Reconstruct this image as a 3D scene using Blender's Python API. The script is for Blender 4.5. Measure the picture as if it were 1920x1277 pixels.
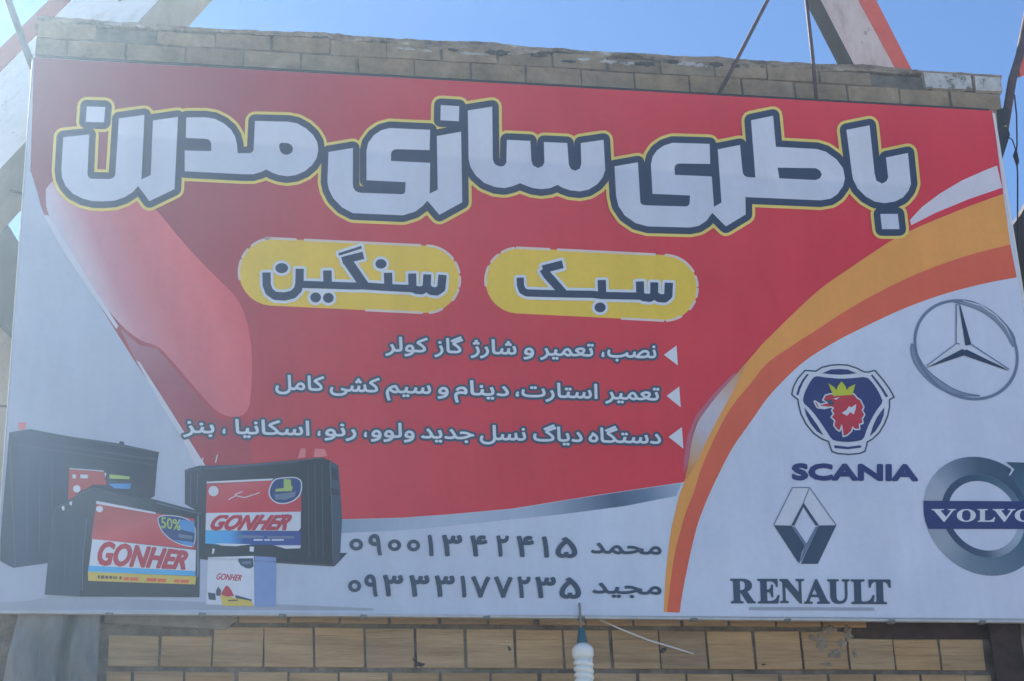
import bpy, bmesh, math, random
import numpy as np
from mathutils import Vector, Matrix
from mathutils.geometry import delaunay_2d_cdt

random.seed(7)
for o in list(bpy.data.objects):
    bpy.data.objects.remove(o)
scene = bpy.context.scene
COL = scene.collection
PI = math.pi

# ------------------------------------------------------------------ camera
# focal length and tilt follow from the vanishing points of the sign's edges
FPX = 3616.0                      # focal length in pixels of the 1920 px wide photograph
CAM = Vector((0.0, -7.0, 1.6))


def unit(v):
    v = np.array(v, float)
    return v / np.linalg.norm(v)


_ex = unit((21036, 713, 3616))
_ez = unit((-344, -8189, 3616))
_ez = unit(_ez - _ex * _ex.dot(_ez))
_ey = np.cross(_ez, _ex)
ROT = np.array([_ex, _ey, _ez])   # camera (x right, y down, z forward) -> world
cam_data = bpy.data.cameras.new('camera')
cam = bpy.data.objects.new('camera', cam_data)
COL.objects.link(cam)
r_, u_, b_ = ROT @ (1, 0, 0), ROT @ (0, -1, 0), ROT @ (0, 0, -1)
cam.matrix_world = Matrix(((r_[0], u_[0], b_[0], CAM.x), (r_[1], u_[1], b_[1], CAM.y),
                           (r_[2], u_[2], b_[2], CAM.z), (0, 0, 0, 1)))
cam_data.sensor_width = 36
cam_data.lens = 36 * FPX / 1920
cam_data.clip_start = 0.05
cam_data.clip_end = 3000
scene.camera = cam

# ------------------------------------------------------------------ sky, sun, exposure
SUN_EL, SUN_AZ = math.radians(34), math.radians(-27)   # azimuth from the wall's inward normal (+Y), towards -X
sun_dir = Vector((math.sin(SUN_AZ) * math.cos(SUN_EL), math.cos(SUN_AZ) * math.cos(SUN_EL), math.sin(SUN_EL)))
world = bpy.data.worlds.new("World")
scene.world = world
world.use_nodes = True
wn = world.node_tree
sky = wn.nodes.new('ShaderNodeTexSky')
sky.sky_type = 'NISHITA'
sky.sun_disc = False
sky.sun_elevation = SUN_EL
sky.sun_rotation = SUN_AZ
sky.altitude = 800
sky.air_density = 1.0
sky.dust_density = 0.0
sky.ozone_density = 6.0
wn.links.new(sky.outputs[0], wn.nodes['Background'].inputs[0])
wn.nodes['Background'].inputs[1].default_value = 0.061
sun_data = bpy.data.lights.new('sun', 'SUN')
sun_data.energy = 5.0
sun_data.angle = math.radians(0.5)
sun_data.color = (1.0, 0.95, 0.87)
sun = bpy.data.objects.new('sun', sun_data)
COL.objects.link(sun)
sun.rotation_euler = (-sun_dir).to_track_quat('-Z', 'Y').to_euler()
vs = scene.view_settings
vs.view_transform = 'Standard'
vs.look = 'None'
vs.gamma = 1
vs.use_curve_mapping = False
vs.exposure = 1.62


# ------------------------------------------------------------------ helpers
def at(x, y, Y=0.0):
    """world point seen at photograph pixel (x, y) on the upright plane at depth Y"""
    d = ROT @ np.array([(x - 960) / FPX, (y - 638.5) / FPX, 1.0])
    t = (Y - CAM.y) / d[1]
    return Vector((d[0] * t, Y, CAM.z + d[2] * t))


def tag(o, label=None, cat=None, group=None, kind=None):
    if label: o['label'] = label
    if cat: o['category'] = cat
    if group: o['group'] = group
    if kind: o['kind'] = kind
    return o


def empty(name, loc):
    o = bpy.data.objects.new(name, None)
    o.location = loc
    o.empty_display_size = 0.2
    COL.objects.link(o)
    return o


def link(name, me, mats, parent=None):
    for m in (mats if isinstance(mats, (list, tuple)) else [mats]):
        me.materials.append(m)
    o = bpy.data.objects.new(name, me)
    COL.objects.link(o)
    if parent is not None:
        o.parent = parent
        root = parent
        off = Vector((0, 0, 0))
        while root is not None:
            off += root.location
            root = root.parent
        me.transform(Matrix.Translation(-off))
    return o


def obj(name, bm, mats, parent=None, smooth=False):
    me = bpy.data.meshes.new(name)
    bm.normal_update()
    bm.to_mesh(me)
    bm.free()
    if smooth:
        for p in me.polygons: p.use_smooth = True
    return link(name, me, mats, parent)


def box(bm, x0, x1, y0, y1, z0, z1, jit=0.0, mi=0, bevel=0.0):
    c = [(x, y, z) for x in (x0, x1) for y in (y0, y1) for z in (z0, z1)]
    v = [bm.verts.new((a + random.uniform(-jit, jit), b + random.uniform(-jit, jit) * .6, d + random.uniform(-jit, jit)))
         for a, b, d in c]
    fs = []
    for q in ((0, 1, 3, 2), (4, 6, 7, 5), (0, 4, 5, 1), (2, 3, 7, 6), (0, 2, 6, 4), (1, 5, 7, 3)):
        f = bm.faces.new([v[i] for i in q])
        f.material_index = mi
        fs.append(f)
    if bevel:
        es = list({e for f in fs for e in f.edges})
        bmesh.ops.bevel(bm, geom=es, offset=bevel, segments=2, affect='EDGES', profile=.6)
    return v


def prism(bm, pts, off, mi=0):
    """a polygon of 3-D points pushed along the vector off"""
    off = Vector(off)
    a = [bm.verts.new(p) for p in pts]
    b = [bm.verts.new(Vector(p) + off) for p in pts]
    f = [bm.faces.new(a), bm.faces.new(b[::-1])]
    n = len(a)
    for i in range(n):
        f.append(bm.faces.new((a[(i + 1) % n], a[i], b[i], b[(i + 1) % n])))
    for q in f: q.material_index = mi
    bmesh.ops.recalc_face_normals(bm, faces=f)
    return f


def tube(bm, pts, r, seg=8, mi=0, cap=True):
    pts = [Vector(p) for p in pts]
    rings = []
    for i, p in enumerate(pts):
        t = (pts[min(i + 1, len(pts) - 1)] - pts[max(i - 1, 0)]).normalized()
        u = t.cross(Vector((0.3, 1, 0.2))).normalized()
        w = t.cross(u)
        rr = r[i] if isinstance(r, (list, tuple)) else r
        rings.append([bm.verts.new(p + rr * (u * math.cos(2 * PI * k / seg) + w * math.sin(2 * PI * k / seg))) for k in range(seg)])
    for a, b in zip(rings, rings[1:]):
        for k in range(seg):
            f = bm.faces.new((a[k], a[(k + 1) % seg], b[(k + 1) % seg], b[k]))
            f.material_index = mi
            f.smooth = True
    if cap:
        bm.faces.new(rings[0][::-1]).material_index = mi
        bm.faces.new(rings[-1]).material_index = mi


def lathe(bm, c, prof, seg=20, mi=0):
    rings = [[bm.verts.new((c[0] + r * math.cos(2 * PI * k / seg), c[1] + r * math.sin(2 * PI * k / seg), z)) for k in range(seg)]
             for r, z in prof]
    for a, b in zip(rings, rings[1:]):
        for k in range(seg):
            f = bm.faces.new((a[k], b[k], b[(k + 1) % seg], a[(k + 1) % seg]))
            f.smooth = True
            f.material_index = mi
    bm.faces.new(rings[0]).material_index = mi
    bm.faces.new(rings[-1][::-1]).material_index = mi


# ------------------------------------------------------------------ materials
def lin(c):
    return tuple(((v / 255) / 12.92 if v / 255 <= .04045 else ((v / 255 + .055) / 1.055) ** 2.4) for v in c)


def new_mat(name):
    m = bpy.data.materials.new(name)
    m.use_nodes = True
    nt = m.node_tree
    return m, nt, nt.nodes['Principled BSDF']


def node(nt, t, **kw):
    n = nt.nodes.new(t)
    for k, v in kw.items(): setattr(n, k, v)
    return n


def ramp(nt, stops):
    n = nt.nodes.new('ShaderNodeValToRGB')
    e = n.color_ramp.elements
    while len(e) < len(stops): e.new(.5)
    for q, (p, c) in zip(e, stops):
        q.position = p
        q.color = (*c, 1) if len(c) == 3 else c
    return n


def wear(nt, scale, amount, src='Object', stretch=(1, 1, 1)):
    """grey multiplier 1-amount..1 from noise"""
    tc = node(nt, 'ShaderNodeTexCoord')
    mp = node(nt, 'ShaderNodeMapping')
    mp.inputs['Scale'].default_value = stretch
    nz = node(nt, 'ShaderNodeTexNoise')
    nz.inputs['Scale'].default_value = scale
    nz.inputs['Detail'].default_value = 6
    nz.inputs['Roughness'].default_value = .65
    nt.links.new(tc.outputs[src], mp.inputs[0])
    nt.links.new(mp.outputs[0], nz.inputs['Vector'])
    r = ramp(nt, [(.25, (1 - amount,) * 3), (.7, (1, 1, 1))])
    nt.links.new(nz.outputs['Fac'], r.inputs[0])
    return r.outputs[0], nz


def mul(nt, a, b, t='MULTIPLY', fac=1.0):
    m = node(nt, 'ShaderNodeMix', data_type='RGBA', blend_type=t)
    m.inputs[0].default_value = fac
    for i, s in ((6, a), (7, b)):
        if isinstance(s, (tuple, list)): m.inputs[i].default_value = (*s[:3], 1)
        else: nt.links.new(s, m.inputs[i])
    return m.outputs[2]


def bump(nt, bsdf, height, strength, dist=.01):
    b = node(nt, 'ShaderNodeBump')
    b.inputs['Strength'].default_value = strength
    b.inputs['Distance'].default_value = dist
    nt.links.new(height, b.inputs['Height'])
    nt.links.new(b.outputs[0], bsdf.inputs['Normal'])


INKS = {}


def ink_round(key, centre, stops):
    """printed vinyl whose blend turns round a centre; stops = [(share of a turn, anticlockwise from the left), colour]"""
    m = ink(key, None, stops, (0, 0), (1, 1))
    nt = m.node_tree
    r = next(n for n in nt.nodes if n.type == 'VALTORGB' and len(n.color_ramp.elements) == len(stops) and n.inputs[0].links[0].from_node.type == 'VECT_MATH')
    c = at(*centre) - SIGN0
    sep, tc = node(nt, 'ShaderNodeSeparateXYZ'), node(nt, 'ShaderNodeTexCoord')
    sb = node(nt, 'ShaderNodeVectorMath', operation='SUBTRACT')
    sb.inputs[1].default_value = c
    at2 = node(nt, 'ShaderNodeMath', operation='ARCTAN2')
    mr = node(nt, 'ShaderNodeMapRange')
    mr.inputs[1].default_value, mr.inputs[2].default_value = -PI, PI
    nt.links.new(tc.outputs['Object'], sb.inputs[0])
    nt.links.new(sb.outputs[0], sep.inputs[0])
    nt.links.new(sep.outputs['Z'], at2.inputs[0])
    nt.links.new(sep.outputs['X'], at2.inputs[1])
    nt.links.new(at2.outputs[0], mr.inputs[0])
    nt.links.new(mr.outputs[0], r.inputs[0])
    return m



def ink(key, rgb, stops=None, p0=None, p1=None, rough=.42):
    """printed vinyl; stops = [(position, colour)] printed blend from pixel p0 to pixel p1 of the artwork"""
    m, nt, b = new_mat('printed_vinyl_' + key)
    b.inputs['Roughness'].default_value = rough
    b.inputs['Specular IOR Level'].default_value = .4
    if stops:
        tc = node(nt, 'ShaderNodeTexCoord')
        a, c = at(*p0) - SIGN0, at(*p1) - SIGN0
        d = c - a
        dot = node(nt, 'ShaderNodeVectorMath', operation='DOT_PRODUCT')
        sub = node(nt, 'ShaderNodeVectorMath', operation='SUBTRACT')
        sub.inputs[1].default_value = a
        nt.links.new(tc.outputs['Object'], sub.inputs[0])
        nt.links.new(sub.outputs[0], dot.inputs[0])
        dot.inputs[1].default_value = d / d.length_squared
        r = ramp(nt, stops)
        nt.links.new(dot.outputs['Value'], r.inputs[0])
        colr = r.outputs[0]
    else:
        colr = rgb
    w, nz = wear(nt, 2.2, .12)
    w3, nz3 = wear(nt, 1.6, .14, stretch=(5, 1, .45))
    w2, nz2 = wear(nt, 40, .06)
    c1 = mul(nt, mul(nt, mul(nt, colr, w), w2), w3, fac=.7)
    nt.links.new(c1, b.inputs['Base Color'])
    # slack vinyl: long shallow ripples
    tc = node(nt, 'ShaderNodeTexCoord')
    mp = node(nt, 'ShaderNodeMapping')
    mp.inputs['Scale'].default_value = (1.2, 1, .5)
    mp.inputs['Rotation'].default_value = (0, .5, 0)
    n2 = node(nt, 'ShaderNodeTexNoise')
    n2.inputs['Scale'].default_value = 1.6
    n2.inputs['Detail'].default_value = 3
    nt.links.new(tc.outputs['Object'], mp.inputs[0])
    nt.links.new(mp.outputs[0], n2.inputs['Vector'])
    bump(nt, b, n2.outputs['Fac'], .9, .09)
    INKS[key] = m
    return m


def rough_mat(name, stops, scale=6, rough=.9, bump_s=.6, bump_d=.01, island=None, stretch=(1, 1, 1), stains=None, metal=0):
    m, nt, b = new_mat(name)
    b.inputs['Roughness'].default_value = rough
    b.inputs['Specular IOR Level'].default_value = .12
    b.inputs['Metallic'].default_value = metal
    tc = node(nt, 'ShaderNodeTexCoord')
    mp = node(nt, 'ShaderNodeMapping')
    mp.inputs['Scale'].default_value = stretch
    nt.links.new(tc.outputs['Object'], mp.inputs[0])
    nz = node(nt, 'ShaderNodeTexNoise')
    nz.inputs['Scale'].default_value = scale
    nz.inputs['Detail'].default_value = 8
    nz.inputs['Roughness'].default_value = .68
    nt.links.new(mp.outputs[0], nz.inputs['Vector'])
    r = ramp(nt, stops)
    nt.links.new(nz.outputs['Fac'], r.inputs[0])
    c = r.outputs[0]
    if island:
        g = node(nt, 'ShaderNodeNewGeometry')
        r2 = ramp(nt, island)
        nt.links.new(g.outputs['Random Per Island'], r2.inputs[0])
        c = mul(nt, c, r2.outputs[0])
    if stains:
        n3 = node(nt, 'ShaderNodeTexNoise')
        n3.inputs['Scale'].default_value = stains[0]
        n3.inputs['Detail'].default_value = 7
        n3.inputs['Roughness'].default_value = .7
        nt.links.new(tc.outputs['Object'], n3.inputs['Vector'])
        r3 = ramp(nt, [(stains[1], (0, 0, 0)), (stains[1] + .06, (1, 1, 1))])
        nt.links.new(n3.outputs['Fac'], r3.inputs[0])
        mx = node(nt, 'ShaderNodeMix', data_type='RGBA')
        nt.links.new(r3.outputs[0], mx.inputs[0])
        nt.links.new(c, mx.inputs[6])
        mx.inputs[7].default_value = (*stains[2], 1)
        c = mx.outputs[2]
    nt.links.new(c, b.inputs['Base Color'])
    n4 = node(nt, 'ShaderNodeTexNoise')
    n4.inputs['Scale'].default_value = scale * 5
    n4.inputs['Detail'].default_value = 6
    nt.links.new(mp.outputs[0], n4.inputs['Vector'])
    bump(nt, b, n4.outputs['Fac'], bump_s, bump_d)
    return m


# ------------------------------------------------------------------ flat artwork: unions and outlines of polygons
def area(p):
    return .5 * sum(p[i - 1][0] * p[i][1] - p[i][0] * p[i - 1][1] for i in range(len(p)))


def union(outer, holes=(), extra=()):
    V, F, K = [], [], []
    for k, ps in ((1, outer), (-1, holes), (9, extra)):
        for p in ps:
            if abs(area(p)) < 1e-4: continue
            if area(p) < 0: p = p[::-1]
            F.append(list(range(len(V), len(V) + len(p))))
            V += [Vector(q) for q in p]
            K.append(k)
    vo, eo, fo, ov, oe, of = delaunay_2d_cdt(V, [], F, 0, 1e-4, True)
    return vo, [f for f, o in zip(fo, of) if sum(K[i] for i in o) > 0]


def rim(vo, fo):
    nxt, cnt = {}, set()
    for f in fo:
        for i in range(len(f)): cnt.add((f[i - 1], f[i]))
    for a, b in cnt:
        if (b, a) not in cnt: nxt.setdefault(a, []).append(b)
    loops = []
    while nxt:
        a = next(iter(nxt))
        l = []
        while a in nxt:
            l.append(tuple(vo[a]))
            b = nxt[a].pop()
            if not nxt[a]: del nxt[a]
            a = b
        if len(l) > 2: loops.append(l)
    return loops


def capsules(loop, r, closed=True):
    out, n = [], len(loop)
    for i in range(n if closed else n - 1):
        a, b = loop[i], loop[(i + 1) % n]
        dx, dy = b[0] - a[0], b[1] - a[1]
        L = math.hypot(dx, dy)
        if L < 1e-5: continue
        nx, ny = -dy / L * r, dx / L * r
        out.append([(a[0] + nx, a[1] + ny), (a[0] - nx, a[1] - ny), (b[0] - nx, b[1] - ny), (b[0] + nx, b[1] + ny)])
        if not closed and i == 0: continue
        c = loop[i - 1]
        t = abs((math.atan2(dy, dx) - math.atan2(a[1] - c[1], a[0] - c[0]) + PI) % (2 * PI) - PI)
        if .015 < t <= .3:
            pl = math.hypot(a[0] - c[0], a[1] - c[1]) or 1
            mx, my = -(a[1] - c[1]) / pl * r, (a[0] - c[0]) / pl * r
            for s in (1, -1):
                q = ((nx + mx) * .5 * s, (ny + my) * .5 * s)
                h = r / (math.hypot(*q) or r)
                out.append([a, (a[0] + mx * s, a[1] + my * s), (a[0] + q[0] * h, a[1] + q[1] * h), (a[0] + nx * s, a[1] + ny * s)])
        elif t > .3:
            k = 14 if r > 6 else 10
            out.append([(a[0] + r * math.cos(q * 2 * PI / k), a[1] + r * math.sin(q * 2 * PI / k)) for q in range(k)])
    return out


def split(loops):
    if not loops: return [], []
    s = area(max(loops, key=lambda l: abs(area(l))))
    return [l for l in loops if area(l) * s > 0], [l for l in loops if area(l) * s < 0]


def thin(l, d=.22, tol=.06):
    """drop points that change the outline by less than tol pixels"""
    q = []
    for p in l:
        if not q or math.dist(q[-1], p) > d: q.append(p)
    k = True
    while k and len(q) > 6:
        k = False
        out, n, i = [], len(q), 0
        while i < n:
            a, p, b = (out[-1] if out else q[-1]), q[i], q[(i + 1) % n]
            L = math.dist(a, b)
            if 1e-6 < L < 6 and abs((b[0] - a[0]) * (p[1] - a[1]) - (b[1] - a[1]) * (p[0] - a[0])) / L < tol and i + 1 < n:
                out.append(b)
                i += 2
                k = True
            else:
                out.append(p)
                i += 1
        q = out
    return q if len(q) > 2 else l


def fat(l):
    """false for the hair-thin slivers that unions leave along shared edges"""
    per = sum(math.dist(l[i - 1], l[i]) for i in range(len(l)))
    return abs(area(l)) > .12 * per


def grow(loops, r):
    """outline loops pushed outwards by r pixels, merged"""
    o, h = split([thin(l) for l in loops])
    go, gh = [], []
    for l in o:
        go += [q for q in rim(*union([l], (), capsules(l, r))) if fat(q)]
    big, small = split(go)
    for l in h:
        v, f = union([l], capsules(l, r))
        gh += [q for q in rim(v, f) if fat(q)]
    gh += small
    if len(big) < 2 and not gh: return big
    return [l for l in rim(*union([thin(l) for l in big], [thin(l) for l in gh])) if fat(l)]


def stroke(pts, w, closed=False, caps=False):
    s = capsules(pts, w / 2, closed)
    if caps:
        for p in (pts[0], pts[-1]): s.append(disc(p, w / 2))
    return s


def disc(c, rx, ry=None, n=24):
    ry = ry or rx
    return [(c[0] + rx * math.cos(2 * PI * k / n), c[1] + ry * math.sin(2 * PI * k / n)) for k in range(n)]


def arc(c, rx, ry, a0, a1, n=16):
    return [(c[0] + rx * math.cos(math.radians(a0 + (a1 - a0) * k / n)), c[1] + ry * math.sin(math.radians(a0 + (a1 - a0) * k / n)))
            for k in range(n + 1)]


def smooth(pts, it=2, closed=True):
    """Chaikin rounding"""
    for _ in range(it):
        q = []
        n = len(pts)
        for i in range(n if closed else n - 1):
            a, b = pts[i], pts[(i + 1) % n]
            q += [(a[0] * .75 + b[0] * .25, a[1] * .75 + b[1] * .25), (a[0] * .25 + b[0] * .75, a[1] * .25 + b[1] * .75)]
        pts = q if closed else [pts[0]] + q + [pts[-1]]
    return pts


def fil(pts, closed=True):
    """polygon whose corners given as (x, y, r) are rounded with radius r"""
    out, n = [], len(pts)
    for i, p in enumerate(pts):
        if len(p) == 2:
            out.append(p)
            continue
        a, b, r = Vector(pts[i - 1][:2]), Vector(pts[(i + 1) % n][:2]), p[2]
        c = Vector(p[:2])
        u, w = (a - c), (b - c)
        r0, r1 = min(r, u.length * .49), min(r, w.length * .49)
        s, e = c + u.normalized() * r0, c + w.normalized() * r1
        for k in range(7):
            t = k / 6
            out.append(tuple(s * (1 - t) ** 2 + c * 2 * t * (1 - t) + e * t * t))
    return out


def T(ox, oy, s, pts):
    """traced coordinates of an enlarged crop -> photograph pixels"""
    return [(ox + p[0] / s, oy + p[1] / s) + tuple(q / s for q in p[2:]) for p in pts]


class Art:
    """layers of flat print, each polygon rectified from the photograph onto the sign's plane"""

    def __init__(self):
        self.v, self.f, self.m, self.mats = [], [], [], []

    def _mat(self, key):
        m = INKS[key]
        if m not in self.mats: self.mats.append(m)
        return self.mats.index(m)

    def tris(self, vo, fo, key, layer):
        k, mi = len(self.v), self._mat(key)
        used = sorted({i for f in fo for i in f})
        ix = {u: k + n for n, u in enumerate(used)}
        for u in used:
            p = at(vo[u][0], vo[u][1])
            self.v.append((p.x, -.0015 - layer * .0006, p.z))
        for f in fo:
            q = [ix[i] for i in f]
            a, b, c = (Vector(self.v[i]) for i in q[:3])
            if (b - a).cross(c - a).y > 0: q = q[::-1]
            self.f.append(q)
            self.m.append(mi)

    def add(self, key, layer, *polys, holes=()):
        self.tris(*union(polys, holes), key, layer)
        return self

    def loops(self, key, layer, loops):
        o, h = split(loops)
        self.tris(*union(o, h), key, layer)
        return self

    def plane(self, key, layer, c, rad, rad_in=None, c_in=None, n=72):
        """a true circle (or ring) on the sign's plane, centre in pixels, radius in metres"""
        p = at(*c)
        k, mi = len(self.v), self._mat(key)
        y = -.0015 - layer * .0006
        ci = at(*(c_in or c))
        for i in range(n):
            a = 2 * PI * i / n
            self.v.append((p.x + rad * math.cos(a), y, p.z + rad * math.sin(a)))
            if rad_in: self.v.append((ci.x + rad_in * math.cos(a), y, ci.z + rad_in * math.sin(a)))
        if rad_in:
            for i in range(n):
                j = (i + 1) % n
                self.f.append([k + 2 * i, k + 2 * j, k + 2 * j + 1, k + 2 * i + 1][::-1])
                self.m.append(mi)
        else:
            self.f.append(list(range(k, k + n)))
            self.m.append(mi)
        return self

    def build(self, name, parent, label=None):
        me = bpy.data.meshes.new(name)
        me.from_pydata(self.v, [], self.f)
        me.polygons.foreach_set('material_index', self.m)
        # every printed face looks out of the wall
        bm = bmesh.new()
        bm.from_mesh(me)
        bm.normal_update()
        fl = [f for f in bm.faces if f.normal.y > 0]
        if fl: bmesh.ops.reverse_faces(bm, faces=fl)
        bm.to_mesh(me)
        bm.free()
        o = link(name, me, self.mats, parent)
        if label: o['label'] = label
        return o


# ------------------------------------------------------------------ lettering (outlines of Blender's own font)
FORMS = {'ا': 'ﺍﺎ', 'ب': 'ﺏﺐﺑﺒ', 'ت': 'ﺕﺖﺗﺘ', 'ج': 'ﺝﺞﺟﺠ', 'ح': 'ﺡﺢﺣﺤ', 'د': 'ﺩﺪ', 'ر': 'ﺭﺮ', 'ز': 'ﺯﺰ', 'ژ': 'ﮊﮋ',
         'س': 'ﺱﺲﺳﺴ', 'ش': 'ﺵﺶﺷﺸ', 'ص': 'ﺹﺺﺻﺼ', 'ع': 'ﻉﻊﻋﻌ', 'ک': 'ﮎﮏﮐﮑ', 'گ': 'ﮒﮓﮔﮕ', 'ل': 'ﻝﻞﻟﻠ', 'م': 'ﻡﻢﻣﻤ',
         'ن': 'ﻥﻦﻧﻨ', 'ه': 'ﻩﻪﻫﻬ', 'و': 'ﻭﻮ', 'ی': 'ﯼﯽﯾﯿ'}


def shape(word):
    out = ''
    for i, c in enumerate(word):
        if c not in FORMS:
            out += c
            continue
        pre = i > 0 and len(FORMS.get(word[i - 1], '')) == 4
        nxt = i + 1 < len(word) and word[i + 1] in FORMS and len(FORMS[c]) == 4
        out += FORMS[c][(3 if nxt else 1) if pre else (2 if nxt else 0)]
    return out[::-1]


def letters(s, res=3):
    c = bpy.data.curves.new('lettering', 'FONT')
    c.body = s
    o = bpy.data.objects.new('lettering', c)
    COL.objects.link(o)
    bpy.context.view_layer.update()
    cv = o.to_curve(bpy.context.evaluated_depsgraph_get())
    loops = []
    for sp in cv.splines:
        l = []
        bp = sp.bezier_points
        n = len(bp)
        for i in range(n):
            a, b = bp[i], bp[(i + 1) % n]
            straight = (a.handle_right - a.co).length < 1e-5 and (b.handle_left - b.co).length < 1e-5
            d0, d1 = (a.handle_right - a.co), (b.co - b.handle_left)
            ch = b.co - a.co
            if ch.length > 1e-6 and d0.cross(ch).length < 1e-6 and d1.cross(ch).length < 1e-6: straight = True
            for k in range(1 if straight else res):
                t = k / res
                p = a.co * (1 - t) ** 3 + a.handle_right * 3 * t * (1 - t) ** 2 + b.handle_left * 3 * t * t * (1 - t) + b.co * t ** 3
                if not l or (Vector(l[-1]) - p.to_2d()).length > 1e-5: l.append((p.x, p.y))
        if len(l) > 2 and abs(area(l)) > 1e-6: loops.append(l)
    bpy.data.objects.remove(o)
    bpy.data.curves.remove(c)
    return nonzero(loops)


def nonzero(loops, k=100.0):
    """clean loops of a drawing whose contours may cross themselves"""
    V, E = [], []
    for l in loops:
        i0 = len(V)
        V += [Vector((x * k, y * k)) for x, y in l]
        E += [(i0 + i, i0 + (i + 1) % len(l)) for i in range(len(l))]
    vo, eo, fo, _, _, _ = delaunay_2d_cdt(V, E, [], 0, 1e-4, False)
    P = np.array([tuple(v) for v in V])
    a, b = P[[e[0] for e in E]], P[[e[1] for e in E]]
    keep = []
    for f in fo:
        c = np.mean([tuple(vo[i]) for i in f], axis=0)
        side = (b[:, 0] - a[:, 0]) * (c[1] - a[:, 1]) - (b[:, 1] - a[:, 1]) * (c[0] - a[:, 0])
        up = (a[:, 1] <= c[1]) & (b[:, 1] > c[1]) & (side > 0)
        dn = (a[:, 1] > c[1]) & (b[:, 1] <= c[1]) & (side < 0)
        if up.sum() != dn.sum(): keep.append(f)
    return [[(x / k, y / k) for x, y in l] for l in rim(vo, keep) if abs(area(l)) > .01]


def extent(loops):
    xs = [p[0] for l in loops for p in l]
    ys = [p[1] for l in loops for p in l]
    return min(xs), max(xs), min(ys), max(ys)


def fit_word(s, x0, x1, b0, b1, em, shear=0.0, bold=0.0):
    """word between pixel columns x0..x1, baseline running from height b0 to b1, em pixels per font unit"""
    L = letters(s)
    a0, a1, _, _ = extent(L)
    out = []
    for l in L:
        q = []
        for x, y in l:
            u = (x - a0) / (a1 - a0)
            q.append((x0 + bold + u * (x1 - x0 - 2 * bold) + shear * y * em, b0 + u * (b1 - b0) - y * em))
        out.append(q)
    return grow(out, bold) if bold else out


def fit_glyph(s, x0, x1, y0, y1, bold=0.0, lean=0.0, drop=0.0):
    """glyph stretched to the box x0..x1, y0 (top)..y1 (bottom); drop tilts it by that many pixels over its width"""
    L = letters(s)
    a0, a1, c0, c1 = extent(L)
    x0 += bold; x1 -= bold; y0 += bold; y1 -= bold
    out = [[(x0 + (x - a0) / (a1 - a0) * (x1 - x0) + lean * (y - c0) / (c1 - c0),
             y1 - (y - c0) / (c1 - c0) * (y1 - y0) + drop * (x - a0) / (a1 - a0)) for x, y in l] for l in L]
    return grow(out, bold) if bold else out


# ================================================================== the place
# ------------------------------------------------------------------ ground
m_ground = rough_mat('dusty_asphalt', [(.3, (.38, .335, .28)), (.7, (.50, .44, .36))], scale=3, bump_s=.4)
bm = bmesh.new()
bmesh.ops.create_grid(bm, x_segments=40, y_segments=40, size=90)
tag(obj('ground', bm, m_ground), kind='structure')

# ------------------------------------------------------------------ wall behind the sign
WY = 0.10           # face of the masonry
m_brick = rough_mat('old_clay_brick', [(.3, (.20, .155, .105)), (.55, (.355, .275, .19)), (.75, (.47, .37, .265))], scale=9, bump_s=.8,
                    island=[(0, (.66, .65, .64)), (.3, (1, .97, .92)), (.55, (.82, .84, .82)), (.8, (1.0, .92, .80)), (1, (.74, .68, .62))],
                    stains=(7, .62, (.10, .09, .08)))
m_mortar = rough_mat('grey_mortar', [(.3, (.08, .07, .06)), (.5, (.16, .14, .115)), (.75, (.30, .26, .215))], scale=9, bump_s=1)
m_joint_dark = rough_mat('hole_shade_mortar', [(.3, (.04, .036, .034)), (.7, (.12, .11, .10))], scale=14, bump_s=1)
m_cap = rough_mat('broken_mortar_cap', [(.36, (.055, .05, .05)), (.46, (.23, .185, .14)), (.57, (.35, .29, .22)), (.66, (.52, .50, .47))],
                  scale=5.5, bump_s=1, bump_d=.02, stretch=(1, 1, 2.2))
m_whitewash = rough_mat('flaking_whitewash', [(.38, (.10, .09, .085)), (.45, (.46, .46, .45)), (.7, (.66, .66, .65))], scale=14, bump_s=.9)

pa0, pa1 = at(70, 34, WY), at(1874, 141, WY)
PX0, PX1 = pa0.x, pa1.x
PTOP = .5 * (pa0.z + pa1.z)
wall = empty('brick_wall', ((PX0 + PX1) / 2, WY, 0))
tag(wall, 'weathered brick wall with hollow block courses rising behind the big red sign', 'wall')

bm = bmesh.new()
box(bm, PX0 + .012, PX1 - .012, WY + .009, WY + .30, PTOP - .28, PTOP - .03)
box(bm, PX0 + .012, PX1 - .112, WY + .009, WY + .30, 2.0, PTOP - .2801)
obj('mortar_core', bm, m_mortar, wall)

bm = bmesh.new()
CH, BL = .088, .245
for row in range(6):
    cut = .10 if row > 2 else 0
    z1 = PTOP - .012 - row * CH
    x = PX0 - (BL * .5 if row % 2 else 0) + .01
    while x < PX1 - cut:
        xa, xb = max(x, PX0), min(x + BL - random.uniform(.004, .013), PX1 - cut)
        if xb - xa > .03:
            gone = row == 0 and random.random() < .10
            dz = random.uniform(-.004, .004)
            y0 = WY + random.uniform(-.003, .003) + (.05 if gone else 0)
            if row == 0:
                white = xa > at(1690, 140, WY).x
                chip = random.uniform(0, .02) if not white else 0
                box(bm, xa, xb, y0 - (.006 if white else 0), WY + .1, z1 - CH + .006, z1 - chip + dz, .003, mi=1 if white else 0, bevel=.004)
            else:
                box(bm, xa, xb, y0, WY + .1, z1 - CH + random.uniform(.001, .006), z1 + dz * .3, .003, bevel=.003)
        x += BL
obj('parapet_bricks', bm, [m_brick, m_whitewash], wall)

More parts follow.
